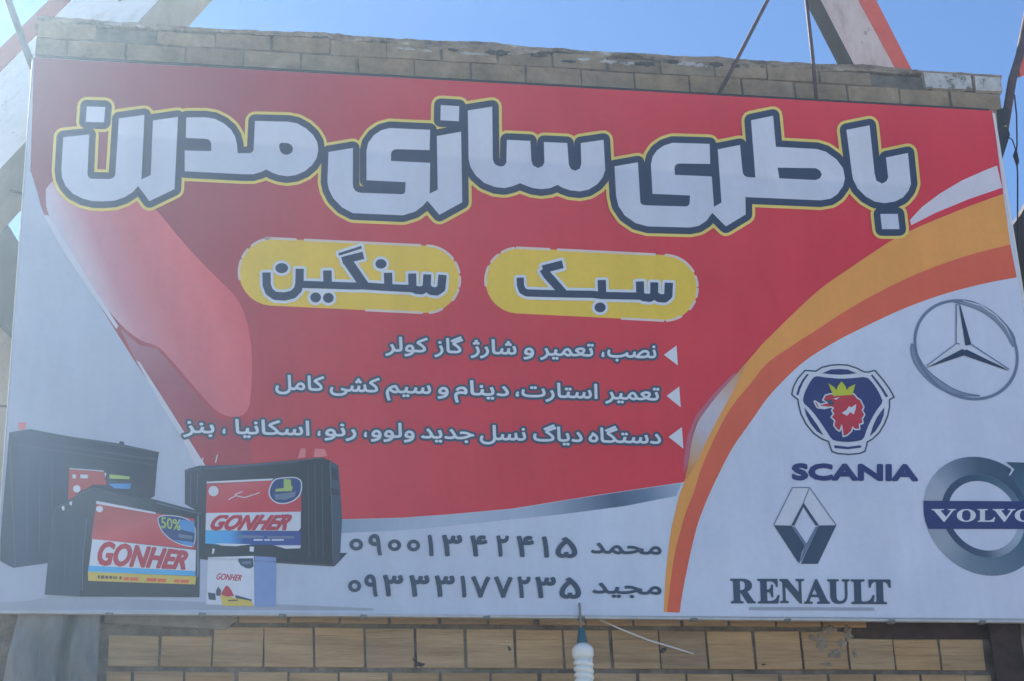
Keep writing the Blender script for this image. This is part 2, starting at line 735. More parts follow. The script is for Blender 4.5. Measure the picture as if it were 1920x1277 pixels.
# uneven mortar bed along the top
bm = bmesh.new()
n = 220
prev = None
for i in range(n + 1):
    x = PX0 - .008 + (PX1 - PX0 + .016) * i / n
    t = i / n
    h = .010 + .007 * math.sin(t * 9) * math.sin(t * 23 + 1) + .004 * math.sin(t * 61) * math.sin(t * 17) + random.uniform(-.0015, .0015)
    lo = PTOP - .020 + (.006 + .022 * math.exp(-((t - .55) / .18) ** 2)) * math.sin(t * 47 + 2) * math.sin(t * 29) - .012 * math.exp(-((t - .6) / .2) ** 2) + random.uniform(-.003, .003)
    if t > .90: h, lo = .006 + random.uniform(0, .003), PTOP - .014
    yy = WY - .006 + random.uniform(-.004, .004)
    ring = [bm.verts.new(p) for p in ((x, yy + .004, lo), (x, yy, PTOP + h - .008), (x, yy + .02, PTOP + h), (x, WY + .26, PTOP + h - .004), (x, WY + .26, lo))]
    if prev:
        for a in range(5):
            b = (a + 1) % 5
            bm.faces.new((prev[a], prev[b], ring[b], ring[a]))
    else:
        bm.faces.new(ring)
    prev = ring
bm.faces.new(prev[::-1])
bmesh.ops.recalc_face_normals(bm, faces=bm.faces)
obj('mortar_cap', bm, m_cap, wall)

m_plaster = rough_mat('chipped_plaster', [(.35, (.10, .09, .085)), (.44, (.40, .40, .40)), (.7, (.60, .60, .60))], scale=16, bump_s=1)
rng = random.Random(11)
for mat, spots in ((m_plaster, ((762, 88, 26, 5), (800, 92, 16, 4), (880, 97, 34, 5), (905, 99, 14, 3), (1095, 108, 16, 5), (1140, 112, 26, 5), (1175, 115, 22, 6), (1290, 116, 30, 7), (1312, 119, 20, 6), (215, 42, 22, 5), (262, 46, 14, 4))),
                   (m_joint_dark, ((935, 95, 34, 9), (850, 90, 14, 5), (1010, 100, 30, 5), (1070, 112, 22, 5), (1210, 116, 30, 7), (1262, 112, 22, 6), (1345, 117, 22, 8), (1380, 120, 14, 8), (600, 66, 26, 3)))):
    bm = bmesh.new()
    for px, py, w, h in spots:
        c = at(px, py + 4, WY)
        r = bmesh.ops.create_icosphere(bm, subdivisions=3, radius=1, matrix=Matrix.Translation((c.x, WY - .001, c.z)) @ Matrix.Diagonal((w * .0016, .006, h * .0016, 1)))
        ph = rng.uniform(0, 6)
        for v in r['verts']:
            d = v.co - c
            v.co = c + d * (1 + .30 * math.sin(v.co.x * 150 + ph) * math.sin(v.co.z * 240 + ph))
    obj('plaster_patch' if mat is m_plaster else 'dark_gap', bm, mat, wall)  # dark lumps paint the shade of holes in the broken top course

# hollow clay blocks, below the sign
m_block = rough_mat('hollow_clay_block', [(.28, (.28, .195, .115)), (.5, (.45, .325, .195)), (.74, (.60, .45, .285))], scale=5, bump_s=.8, bump_d=.010,
                    island=[(0, (.76, .76, .77)), (.3, (1, .97, .92)), (.55, (.84, .78, .70)), (.8, (1, .92, .80)), (1, (.92, .93, .92))], stretch=(.35, 1, 4.5),
                    stains=(4.5, .70, (.12, .095, .07)))
m_joint = rough_mat('earth_mortar', [(.3, (.09, .07, .052)), (.7, (.23, .185, .135))], scale=14, bump_s=1)
BH, BW = .1705, .1905
zj = at(650, 1172, WY).z            # joint line just under the sign
xj = at(590, 1215, WY).x            # a vertical joint of the course below that line
xl, xr = at(203, 1220, WY).x, at(1852, 1220, WY).x
bm = bmesh.new()
for row in range(-1, 22):
    zt = zj - row * BH - .011
    zb = zt - BH + .019
    off = 0 if row % 2 == 0 else BW * .49
    k0 = math.floor((xl - xj - off) / BW)
    x = xj + off + k0 * BW
    while x < xr:
        xa, xb = max(x + random.uniform(.003, .009), xl), min(x + BW - random.uniform(.003, .008), xr)
        px = xa
        skip = row == -1 and (xb < at(432, 1160, WY).x or xa > at(1578, 1160, WY).x)
        if xb - xa > .03 and not skip and zt > 0:
            zz = zt
            if row == 0 and xa > at(1560, 1180, WY).x: zz = zt - .026 - random.uniform(0, .012)
            if row == 0 and xb < at(420, 1180, WY).x: zz = zt - .035
            y0 = WY + random.uniform(-.005, .006)
            # ribbed face of the block: shallow scored grooves
            prof = []
            ns = random.choice((3, 4, 5))
            tilt = random.uniform(-.004, .004)
            for s in range(ns):
                za, zc = zb + (zz - zb) * s / ns, zb + (zz - zb) * (s + 1) / ns
                g = random.uniform(.0004, .0016)
                prof += [(y0 + g, za + .0005), (y0, za + .004), (y0 - random.uniform(0, .001), zc - .004), (y0 + g, zc - .0005)]
            prof = [(WY + .09, zb)] + prof + [(WY + .09, zz)]
            sk = random.uniform(-.004, .004)
            A = [bm.verts.new((xa + sk * (q[1] - zb) / BH, q[0] + tilt, q[1])) for q in prof]
            B = [bm.verts.new((xb + sk * (q[1] - zb) / BH, q[0] - tilt, q[1])) for q in prof]
            m_ = len(A)
            for q in range(m_):
                bm.faces.new((A[q], B[q], B[(q + 1) % m_], A[(q + 1) % m_]))
            bm.faces.new(A[::-1]); bm.faces.new(B)
        x += BW
bmesh.ops.recalc_face_normals(bm, faces=bm.faces)
obj('block_courses', bm, m_block, wall)

bm = bmesh.new()
box(bm, xl - .01, xr + .01, WY + .016, WY + .28, 0, zj + .30)
obj('joint_mortar', bm, m_joint, wall)
# smeared mortar and a few chipped holes, their shade painted as dark lumps
m_smear = rough_mat('dried_mortar_smear', [(.3, (.20, .165, .125)), (.7, (.38, .32, .25))], scale=18, bump_s=1)
for name, mat, spots in (('mortar_smear', m_smear, ((1556, 1182, 34, 16), (1540, 1204, 24, 30), (1566, 1226, 30, 18), (1590, 1190, 16, 30), (1522, 1196, 14, 12), (1552, 1246, 24, 8), (1578, 1208, 20, 18), (1602, 1226, 10, 16))),
                         ('dark_chip', m_joint_dark, ((785, 1246, 20, 8), (778, 1238, 7, 9), (955, 1216, 6, 9), (1243, 1219, 11, 9), (1432, 1246, 8, 3)))):
    bm = bmesh.new()
    for px, py, w, h in spots:
        c = at(px, py, WY)
        r = bmesh.ops.create_icosphere(bm, subdivisions=4, radius=1, matrix=Matrix.Translation((c.x, WY + .001, c.z)) @ Matrix.Diagonal((w * .0011, .010, h * .0011, 1)))
        ph = rng.uniform(0, 6)
        for v in r['verts']:
            d = v.co - c
            v.co = c + d * (1 + .32 * math.sin(v.co.x * 190 + ph) * math.sin(v.co.z * 230 + ph) + .12 * math.sin(v.co.x * 520) * math.sin(v.co.z * 480 + ph))
    obj(name, bm, mat, wall)


m_rust = rough_mat('rusty_steel', [(.3, (.035, .024, .02)), (.55, (.075, .05, .042)), (.75, (.13, .085, .07))], scale=8, rough=.8, bump_s=.5)
m_ledge = rough_mat('cement_ledge', [(.3, (.20, .19, .175)), (.7, (.33, .31, .285))], scale=10, bump_s=.9)
bm = bmesh.new()
a, b = at(1582, 1196, WY), at(1852, 1160, WY)
box(bm, a.x, b.x, WY + .006, WY + .2, a.z, zj + .26, bevel=.004)
obj('steel_lintel', bm, m_rust, wall)
bm = bmesh.new()
a, b = at(196, 1166, WY - .02), at(424, 1140, WY - .02)
prism(bm, [(a.x, WY - .012, a.z), (b.x, WY - .012, a.z - .022), (b.x + .03, WY - .012, a.z + .006), (b.x + .03, WY - .012, b.z + .1), (a.x, WY - .012, b.z + .1)], (0, .10, 0))
obj('cement_ledge', bm, m_ledge, wall)

# rough cement pillar at the left end, its render sagging in folds
m_cement = rough_mat('streaked_cement', [(.3, (.14, .15, .165)), (.5, (.21, .215, .225)), (.72, (.30, .295, .295))], scale=3.2, bump_s=.9, bump_d=.015, stretch=(2.2, 1, .5))
PY = .03
bm = bmesh.new()
a, b = at(34, 1150, PY), at(188, 1150, PY)
nx, nz = 46, 40
grid = []
for j in range(nz + 1):
    z = 0 + (zj + .20) * j / nz if j < 20 else None
zs = list(np.linspace(0, 3.0, 8)) + list(np.linspace(3.03, zj + .22, 44))
for z in zs:
    rowv = []
    t = (zj + .05 - z)
    spread = max(0, t) * .16
    for i in range(nx + 1):
        u = i / nx
        x = (a.x - min(spread, .12)) + (b.x + .004 - a.x + min(spread, .12)) * u
        fold = .010 * math.sin(u * 9 + 2.3 * math.sin(z * 7)) + .006 * math.sin(u * 31 + z * 11 + 3 * math.sin(z * 17)) + .008 * math.sin(z * 23 + u * 9)
        dip = .05 * math.exp(-((u - .62 - .25 * max(0, .12 - t)) / .05) ** 2) * (1 if t < .22 else .6)
        y = PY + fold * (.4 + min(1.0, max(t, 0) * 4)) + dip
        if i in (0, nx): y = WY + .25
        rowv.append(bm.verts.new((x, y, z)))
    grid.append(rowv)
for r0, r1 in zip(grid, grid[1:]):
    for i in range(nx):
        f = bm.faces.new((r0[i], r0[i + 1], r1[i + 1], r1[i]))
        f.smooth = True
obj('cement_pillar', bm, m_cement, wall)

# steel post at the right end
bm = bmesh.new()
a = at(1858, 1200, WY - .03)
box(bm, a.x, a.x + .13, WY - .03, WY - .022, 0, zj + .24, bevel=.002)
box(bm, a.x + .058, a.x + .068, WY - .022, WY + .12, 0, zj + .24)
box(bm, a.x, a.x + .13, WY + .12, WY + .128, 0, zj + .24)
obj('steel_post', bm, m_rust, wall)

# ------------------------------------------------------------------ the shop sign
TL, TR, BLc, BRc = at(63, 108), at(1861, 208), at(-12, 1146), at(2009, 1161)
SX0, SX1 = .5 * (TL.x + BLc.x), .5 * (TR.x + BRc.x)
SZ0, SZ1 = .5 * (BLc.z + BRc.z), .5 * (TL.z + TR.z)
SIGN0 = Vector(((SX0 + SX1) / 2, 0, SZ0))
sign = empty('shop_sign', SIGN0)
tag(sign, 'large red and white printed shop sign for battery repair hung across the brick wall', 'sign')

WHITE = (.67, .76, .92)
NAVY = (.030, .048, .105)
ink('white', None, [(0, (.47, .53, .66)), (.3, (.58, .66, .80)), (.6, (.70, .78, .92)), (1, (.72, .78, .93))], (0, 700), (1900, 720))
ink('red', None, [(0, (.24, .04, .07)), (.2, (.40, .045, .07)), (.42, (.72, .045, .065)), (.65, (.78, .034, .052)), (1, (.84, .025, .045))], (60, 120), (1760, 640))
ink('facet', None, [(0, (.62, .62, .72)), (.10, (.72, .54, .62)), (.24, (.64, .25, .31)), (.46, (.70, .16, .19)), (.72, (.88, .17, .19)), (.98, (.84, .10, .12))], (84, 396), (361, 309))
ink('wedge', None, [(0, (.45, .20, .26)), (.4, (.40, .09, .13)), (1, (.48, .05, .075))], (230, 620), (400, 860))
ink('edge_white', (.68, .70, .78))
ink('band', None, [(0, (.32, .42, .55)), (.25, (.50, .60, .74)), (.55, (.44, .54, .68)), (.8, (.085, .14, .23)), (.9, (.17, .25, .37)), (1, (.42, .52, .66))], (640, 985), (1275, 925))
ink('amber', (.97, .41, .07))
ink('orange', (.86, .14, .055))
ink('streak', (.80, .76, .82))
ink('lens', None, [(0, (.74, .38, .16)), (.35, (.70, .62, .66)), (.6, (.66, .62, .70)), (.85, (.70, .46, .30)), (1, (.74, .33, .075))], (1385, 700), (1290, 880))
ink('glow', (.60, .16, .24))
ink('title', None, [(0, (.74, .79, .88)), (.48, (.76, .80, .90)), (.52, (.66, .72, .84)), (1, (.68, .735, .85))], (960, 190), (966, 420))
ink('navy', NAVY)
ink('yellow', (.92, .72, .16))
ink('badge', (.96, .66, .05))
ink('badge_rim', (.84, .70, .62))
ink('text', (.78, .84, .90))
ink('slate', (.05, .085, .14))
ink('scania', (.030, .045, .19))
ink('griffin', (.62, .035, .05))
ink('crown', (.62, .66, .03))
# shares of a turn: 0 left, .25 bottom, .5 right, .75 top, 1 left
ink_round('steel', (1843, 967), [(0, (.36, .42, .50)), (.10, (.38, .44, .50)), (.18, (.20, .28, .36)), (.30, (.14, .22, .31)), (.42, (.07, .15, .22)), (.58, (.05, .11, .17)), (.66, (.06, .10, .17)), (.74, (.07, .12, .19)), (.82, (.20, .26, .36)), (.90, (.40, .46, .56)), (1, (.46, .52, .60))])
ink_round('steel_dark', (1843, 967), [(0, (.04, .07, .15)), (.12, (.05, .08, .16)), (.24, (.09, .14, .21)), (.32, (.34, .42, .52)), (.42, (.44, .54, .66)), (.55, (.16, .24, .34)), (.68, (.08, .16, .22)), (.78, (.05, .10, .18)), (1, (.04, .07, .15))])
ink('steel_arrow', None, [(0, (.05, .10, .16)), (1, (.10, .19, .27))], (1890, 870), (1920, 940))
ink('crescent', (.27, .34, .46))
ink('ringgrey', (.17, .23, .35))
ink('black', None, [(0, (.075, .095, .14)), (.35, (.035, .045, .065)), (1, (.018, .024, .034))], (330, 880), (640, 1060))
ink('black_front', None, [(0, (.075, .10, .14)), (.5, (.035, .045, .065)), (1, (.05, .06, .075))], (190, 915), (300, 1125))
ink('gloss', (.16, .19, .25))
ink('coral', (.86, .26, .26))
ink('black_side', None, [(0, (.065, .11, .19)), (.5, (.04, .065, .115)), (1, (.03, .04, .07))], (10, 850), (290, 900))
ink('black_soft', (.06, .09, .14))
ink('label_red', None, [(0, (.52, .10, .10)), (.4, (.66, .11, .13)), (1, (.66, .05, .07))], (390, 900), (420, 965))
ink('label_white', (.74, .79, .87))
ink('label_blue', None, [(0, (.10, .52, .92)), (.25, (.09, .42, .84)), (.4, (.03, .10, .38)), (1, (.045, .08, .36))], (388, 1005), (560, 1005))
ink('label_yellow', (.74, .58, .10))
ink('crimson', (.55, .03, .06))
ink('drop', (.02, .06, .22))
ink('lime', (.46, .62, .16))
ink('sky_blue', (.10, .34, .72))
ink('carton_side', (.24, .36, .66))
ink('pale_shadow', (.40, .45, .54))
ink('brown', (.16, .10, .09))

m_alu = rough_mat('galvanised_edge', [(.3, (.42, .44, .45)), (.7, (.58, .60, .61))], scale=8, rough=.45, bump_s=.1, metal=.3)
m_strip = rough_mat('white_edge_strip', [(.3, (.62, .63, .63)), (.7, (.76, .77, .77))], scale=8, rough=.5, bump_s=.1)
m_dark = rough_mat('dark_steel', [(.3, (.02, .02, .024)), (.7, (.06, .058, .06))], scale=10, rough=.6, bump_s=.3)

m_clip = rough_mat('tarnished_clip', [(.3, (.14, .15, .14)), (.7, (.26, .27, .25))], scale=10, rough=.6, bump_s=.3)
# box behind the vinyl
bm = bmesh.new()
D = .075
box(bm, SX0, SX1, .002, D, SZ0 + .035, SZ1)
box(bm, SX0, SX1, .0021, .012, SZ0, SZ0 + .0349)
obj('sign_box', bm, m_alu, sign)
# side strip on the right and lipped rail along the bottom
bm = bmesh.new()
box(bm, SX1 + .0015, SX1 + .014, -.004, D, SZ0, SZ1 - .01, bevel=.001)
obj('edge_strip', bm, m_strip, sign)
bm = bmesh.new()
box(bm, SX0 - .006, SX0 - .0015, -.003, D, SZ0, SZ1 - .01, bevel=.001)
obj('edge_strip', bm, m_strip, sign)
bm = bmesh.new()
box(bm, SX0 - .004, SX1 + .012, -.005, .014, SZ0 - .012, SZ0 - .0015, bevel=.002)
rail = obj('bottom_rail', bm, m_alu, sign)
for px in (205, 380, 530, 682, 912, 1090, 1300, 1475, 1670, 1840):
    c = at(px, 1150)
    bm = bmesh.new()
    box(bm, c.x - .014, c.x + .014, -.008, .02, SZ0 - .017, SZ0 - .005, .002, bevel=.003)
    obj('clip', bm, m_clip, rail)
bm = bmesh.new()
box(bm, SX0 + .01, SX1 - .01, -.003, D + .02, SZ1 + .0015, SZ1 + .012, bevel=.002)
obj('top_rail', bm, m_dark, sign)

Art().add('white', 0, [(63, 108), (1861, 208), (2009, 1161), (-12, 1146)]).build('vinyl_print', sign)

# --- red field
arc_out = [(1881, 364), (1816, 387.6), (1741, 418), (1707, 433), (1665.5, 455), (1590, 505.5), (1540, 540.5), (1490, 585.6), (1440, 635), (1433, 641),
           (1381, 702), (1346, 740), (1311, 785), (1298, 820), (1291, 865), (1283, 903), (1273, 930), (1266, 960), (1258, 994.6), (1252, 1039.7), (1247, 1090), (1244, 1148)]
arc_mid = [(1894, 459), (1816, 479), (1741, 505), (1665, 539), (1590, 580.6), (1528, 621), (1498, 640), (1440, 680), (1411, 715), (1376, 757), (1354, 793),
           (1331, 840), (1313, 883), (1300, 925), (1286, 960), (1274, 1002), (1264, 1042), (1256, 1097), (1250, 1148)]
arc_in = [(1906, 520.5), (1841, 533), (1766, 553), (1690.6, 580.6), (1615, 616), (1568, 640), (1515, 672.6), (1477.6, 705), (1440, 745), (1411, 786), (1373, 840.5),
          (1348, 888), (1331, 924), (1316, 960), (1306, 989.6), (1296, 1029.7), (1286, 1077), (1278, 1120), (1274, 1149)]


def spline(pts, k=5):
    """smooth curve through the points"""
    p = [Vector(q) for q in pts]
    out = []
    for i in range(len(p) - 1):
        a, b, c, d = p[max(i - 1, 0)], p[i], p[i + 1], p[min(i + 2, len(p) - 1)]
        for j in range(k):
            t = j / k
            out.append(tuple(.5 * (2 * b + (c - a) * t + (2 * a - 5 * b + 4 * c - d) * t * t + (3 * b - a - 3 * c + d) * t ** 3)))
    return out + [tuple(p[-1])]


left_edge = [(57, 320), (70, 360), (82, 400), (118, 462), (165, 538), (215, 618), (262, 692), (300, 748), (338, 812), (372, 872), (420, 975)]
cut_at = arc_out[15]
arc_out, arc_mid, arc_in, left_edge = spline(arc_out), spline(arc_mid), spline(arc_in), spline(left_edge)
n_cut = min(range(len(arc_out)), key=lambda i: math.dist(arc_out[i], cut_at)) + 1
red = [(63.5, 108.5), (1860.5, 208)] + arc_out[:n_cut] + [(1278, 905), (1110, 930), (960, 954), (850, 964), (755, 971), (640, 974)] + left_edge[::-1]
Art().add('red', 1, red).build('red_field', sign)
facet = [(88, 330), (84, 396), (122, 466), (172, 545), (222, 606), (262, 640), (296, 648), (326, 681), (376, 740), (414, 782), (466, 782), (472, 720), (473, 660),
         (462, 592), (440, 553), (400, 515), (345, 458), (296, 396), (230, 330)]
Art().add('facet', 2, smooth(facet, 2)).build('pale_facet', sign)
Art().add('wedge', 2, [(226, 618), (262, 648), (294, 654), (322, 686), (372, 745), (412, 788), (466, 790), (474, 900), (376, 874), (340, 812), (300, 748), (262, 692)]).build('dark_wedge', sign)
Art().add('edge_white', 3, [(82, 404), (90, 404), (132, 470), (180, 548), (222, 612), (218, 618), (168, 545), (118, 470)],
          [(255, 676), (262, 680), (302, 742), (350, 818), (392, 884), (372, 884), (336, 815), (298, 752)]).build('white_edge_line', sign)
Art().add('band', 1, [(636, 975), (755, 972), (850, 965), (960, 955), (1110, 931), (1278, 906), (1268, 930), (1173, 949), (1050, 965), (960, 974), (850, 986), (750, 995), (636, 1000)]).build('metallic_band', sign)

# --- arcs on the right
Art().add('streak', 2, [(1705.7, 413), (1728, 389), (1761, 364), (1803, 339), (1846, 320), (1869, 311), (1878.5, 352.6), (1816, 374), (1753, 400), (1708, 423)]).build('white_streak', sign)
Art().add('amber', 2, arc_out + arc_mid[::-1]).build('amber_stripe', sign)
Art().add('orange', 2, arc_mid + arc_in[::-1]).build('orange_stripe', sign)
lens_o = [(1402, 676), (1381, 702), (1346, 740), (1311, 785), (1298, 820), (1291, 865), (1284, 900)]
lens_i = [(1287, 900), (1306, 868), (1322, 832), (1342, 792), (1362, 756), (1384, 716)]
Art().add('lens', 3, smooth(lens_o + lens_i, 1)).add('glow', 2, [(1376, 700), (1340, 736), (1304, 780), (1288, 820), (1282, 865), (1281, 890), (1290, 868), (1297, 822), (1310, 786), (1345, 741), (1380, 703)]).build('pale_flare_shape', sign)

# --- title lettering
A_ = lambda *p: fil(T(80, 170, 5.32, p))
B_ = lambda *p: fil(T(320, 170, 5.32, p))
C_ = lambda *p: fil(T(580, 170, 4.91, p))
D_ = lambda *p: fil(T(840, 170, 4.912, p))
E_ = lambda *p: T(1120, 200, 4.912, p)
F_ = lambda *p: T(1400, 190, 4.729, p)
title = [
    A_((440, 165), (625, 172), (612, 325), (430, 320)),
    A_((205, 472), (465, 445), (445, 885, 55), (722, 890, 60), (760, 285), (1015, 250), (985, 895), (1078, 850), (1100, 305), (1350, 270), (1315, 990), (1065, 1110),
       (952, 958), (900, 1020), (820, 1070), (720, 1105), (600, 1113), (500, 1110), (400, 1085), (300, 1035), (230, 960), (195, 880), (187, 800)),
    B_((155, 275), (350, 275), (440, 290), (530, 335), (600, 395), (642, 465), (660, 540), (668, 632), (825, 632, 50), (840, 310), (1170, 318), (1260, 335), (1350, 385),
       (1420, 450), (1460, 520), (1472, 600), (1455, 680), (1410, 750), (1340, 810), (1250, 850), (1160, 862), (1080, 850), (1010, 825), (955, 795), (900, 820), (820, 842),
       (720, 842), (140, 812), (140, 605), (405, 612), (405, 490, 70), (150, 480)),
    C_((1208, 140), (1378, 150), (1375, 290), (1205, 280)),
    C_((175, 572), (400, 535), (398, 945, 85), (880, 962, 35), (885, 850), (525, 832), (525, 560), (540, 490), (590, 420), (660, 372), (740, 352), (1110, 368), (1105, 555),
       (750, 545, 60), (750, 655), (1110, 672), (1105, 955), (1180, 920), (1172, 425), (1395, 385), (1405, 1035), (1195, 1150), (1085, 1020), (1040, 1070), (970, 1122),
       (860, 1155), (400, 1135), (300, 1082), (220, 1000), (180, 920), (165, 850)),
    D_((180, 190), (405, 155), (410, 640), (425, 680), (455, 700), (485, 706), (515, 698), (535, 670), (540, 460), (755, 470), (765, 650), (780, 695), (825, 720), (870, 700),
       (885, 670), (880, 480), (1095, 490), (1110, 690), (1130, 730), (1170, 745), (1210, 725), (1225, 680), (1220, 490), (1430, 460), (1445, 740), (1420, 810), (1370, 870),
       (1290, 920), (1210, 935), (1120, 925), (1050, 900), (1005, 875), (940, 905), (860, 915), (780, 905), (710, 880), (660, 860), (600, 885), (520, 905), (430, 895),
       (330, 855), (250, 785), (205, 710), (188, 640)),
    fil(E_((155, 557), (370, 520), (390, 850), (395, 915, 60), (845, 927, 40), (850, 825), (505, 810), (490, 540), (505, 470), (545, 410), (610, 365), (690, 340), (1030, 350), (1035, 535),
           (705, 530, 60), (710, 635), (1050, 650), (1070, 930), (1140, 890), (1105, 400), (1310, 360), (1338, 655, 60), (1452, 660))
        + F_((35, 175), (230, 135), (255, 410), (620, 430), (700, 455), (790, 520), (850, 600), (867, 690), (850, 760), (800, 830), (740, 870), (650, 885))
        + E_((1360, 840), (1362, 1000), (1180, 1110), (1055, 985), (1000, 1060), (930, 1105), (850, 1120), (460, 1110), (350, 1080), (250, 1010), (190, 920), (170, 830))),
    fil(F_((880, 260), (1085, 220), (1130, 650), (1145, 710), (1195, 736), (1235, 715), (1250, 680), (1230, 505), (1425, 465), (1452, 740), (1430, 800), (1380, 860), (1310, 895),
           (1220, 910), (1130, 895), (1050, 850), (980, 780), (940, 700), (930, 650))),
    fil(F_((1180, 1005), (1335, 1005), (1350, 1140), (1195, 1140))),
]
thole = [smooth(B_((1080, 530), (1160, 528), (1205, 550), (1222, 590), (1205, 630), (1160, 652), (1115, 640), (1085, 600)), 1),
         fil(F_((270, 595), (610, 600), (645, 620), (662, 655), (645, 690), (605, 705), (285, 690)))]
grown_n, grown_y = ([l for l in grow(title, r) if abs(area(l)) > 150] for r in (12.5, 18))
tt = Art().add('title', 9, *title, holes=thole).build('title_lettering', sign)
Art().loops('navy', 8, grown_n).build('navy_outline', tt)
Art().loops('yellow', 7, grown_y).build('yellow_outline', tt)


# --- the two yellow badges
def capsule_poly(l, r, rad, n=14):
    ang = math.degrees(math.atan2(r[1] - l[1], r[0] - l[0]))
    return arc(l, rad, rad, ang + 90, ang + 270, n) + arc(r, rad, rad, ang - 90, ang + 90, n)


def badge(l, r, rad, strokes, dots, dashes):
    b = Art().add('badge', 3, capsule_poly(l, r, rad)).build('yellow_badge', sign)
    ang = math.degrees(math.atan2(r[1] - l[1], r[0] - l[0]))
    for kind, p, q in dashes:
        a = Art()
        if kind == 'L': pts = arc(l, rad, rad, p, q, 8)
        elif kind == 'R': pts = arc(r, rad, rad, p, q, 8)
        else:
            s = -1 if kind == 'T' else 1
            nx, ny = -math.sin(math.radians(ang)) * s * rad, math.cos(math.radians(ang)) * s * rad
            pts = [(l[0] + (r[0] - l[0]) * t + nx, l[1] + (r[1] - l[1]) * t + ny) for t in (p, (p + q) / 2, q)]
        a.tris(*union(stroke(pts, 4.6, caps=True)), 'badge_rim', 4)
        a.build('rim_dash', b)
    polys = sum(strokes, []) + dots
    v, f = union(polys)
    loops = [q for q in rim(v, f) if abs(area(q)) > 1]
    t = Art()
    t.tris(v, f, 'navy', 7)
    tl = t.build('badge_lettering', b)
    Art().loops('text', 6, [q for q in grow(loops, 5.2) if abs(area(q)) > 30]).build('lettering_outline', b)
    return b


K3 = lambda *p: T(900, 450, 7.98, p)
K4 = lambda *p: T(1100, 450, 7.51, p)
K1 = lambda *p: T(440, 440, 7.98, p)
K2 = lambda *p: T(640, 440, 7.51, p)
W = 15.5
badge((971.5, 527), (1246, 540.5), 61.5,
      [stroke(K3((598, 572), (602, 690), (630, 765), (690, 800), (900, 808), (1180, 815), (1676, 822)) + K4((210, 790), (690, 798), (750, 800)), 13.5),
       stroke(K3((1235, 372), (935, 448)), 15), stroke(K3((945, 440), (1000, 530), (1240, 800)), 16),
       stroke(K4((208, 572), (215, 790)), W),
       stroke(K4((745, 592), (750, 790), (800, 815), (885, 825), (945, 790), (948, 605)), 15), stroke(K4((945, 780), (1010, 825), (1095, 832), (1145, 790), (1153, 610)), 15.5)],
      [disc(K4((185, 958))[0], 10.5, 9.2)],
      [('T', -.02, .20), ('T', .26, .92), ('R', -88, -30), ('R', -20, -4), ('R', 2, 16), ('R', 24, 40), ('R', 60, 86), ('B', .72, 1.0), ('L', 172, 205), ('L', 215, 232), ('L', 240, 262)])
badge((511, 511), (799, 524.5), 63,
      [stroke(K1((475, 575), (478, 760), (515, 860), (600, 925), (750, 935), (870, 905), (945, 830), (968, 740), (972, 520)), 15.5),
       stroke(K1((965, 752), (1390, 765), (1756, 778)) + K2((300, 730), (640, 752), (1000, 770)), 13.5),
       stroke(K1((1385, 545), (1390, 770)), 16),
       stroke(K2((75, 365), (330, 735)), 18), stroke(K2((310, 300), (10, 375)), 14), stroke(K2((284, 185), (-38, 288)), 5),
       stroke(K2((655, 545), (660, 745)), W),
       stroke(K2((995, 555), (1000, 760), (1050, 788), (1130, 795), (1200, 755), (1208, 568)), 15), stroke(K2((1200, 750), (1260, 800), (1340, 810), (1405, 765), (1422, 575)), 15.5)],
      [disc(K1((702, 510))[0], 12, 9.4), disc(K1((1210, 948))[0], 10, 9.4), disc(K1((1400, 955))[0], 10, 9.4), disc(K2((556, 420))[0], 10.4, 9)],
      [('T', -.05, .14), ('T', .20, .95), ('R', -88, -38), ('R', -30, -12), ('R', -4, 12), ('R', 18, 38), ('R', 62, 84), ('B', .62, .98), ('L', 168, 200), ('L', 206, 222), ('L', 232, 262)])

# --- service lines
for tri in ([(1244.5, 666), (1268, 648.5), (1270.5, 686)], [(1249.5, 743), (1273, 725.5), (1276, 764.5)], [(1253, 820), (1278, 801.5), (1281, 842)]):
    Art().add('text', 4, tri).build('bullet_arrow', sign)

EM = 37
lines = [
    [('نصب', 1138, 1230), ('،', 1127, 1133), ('تعمیر', 1012, 1113), ('و', 981, 1001), ('شارژ', 882, 968), ('گاز', 814, 868), ('کولر', 722, 802)],
    [('تعمیر', 1134, 1236), ('استارت', 977, 1120), ('،', 966, 973), ('دینام', 851, 954), ('و', 820, 841), ('سیم', 723, 808), ('کشی', 618, 712), ('کامل', 516, 608)],
    [('دستگاه', 1103, 1239), ('دیاگ', 999, 1092), ('نسل', 899, 986), ('جدید', 789, 889), ('ولوو', 695, 777), ('،', 682, 688), ('رنو', 608, 668), ('،', 595, 601), ('اسکانیا', 441, 580),
     ('،', 417, 423), ('بنز', 343, 402)]]
base = [lambda x: 671 + (x - 1184) * .0255, lambda x: 750 + (x - 1184) * .0290, lambda x: 831 + (x - 1170) * .0235]
for ws, bl in zip(lines, base):
    loops = []
    for s, x0, x1 in ws:
        loops += fit_word(shape(s), x0, x1, bl(x0), bl(x1), EM, bold=.9)
    v, f = union(*split(loops))
    t = Art()
    t.tris(v, f, 'text', 7)
    tl = t.build('service_text', sign)
    Art().loops('slate', 6, [q for q in grow([l for l in rim(v, f) if fat(l)], 4.4) if abs(area(q)) > 14]).build('text_outline', tl)

# --- telephone lines
FA = {c: chr(0x6f0 + int(c)) for c in '0123456789'}


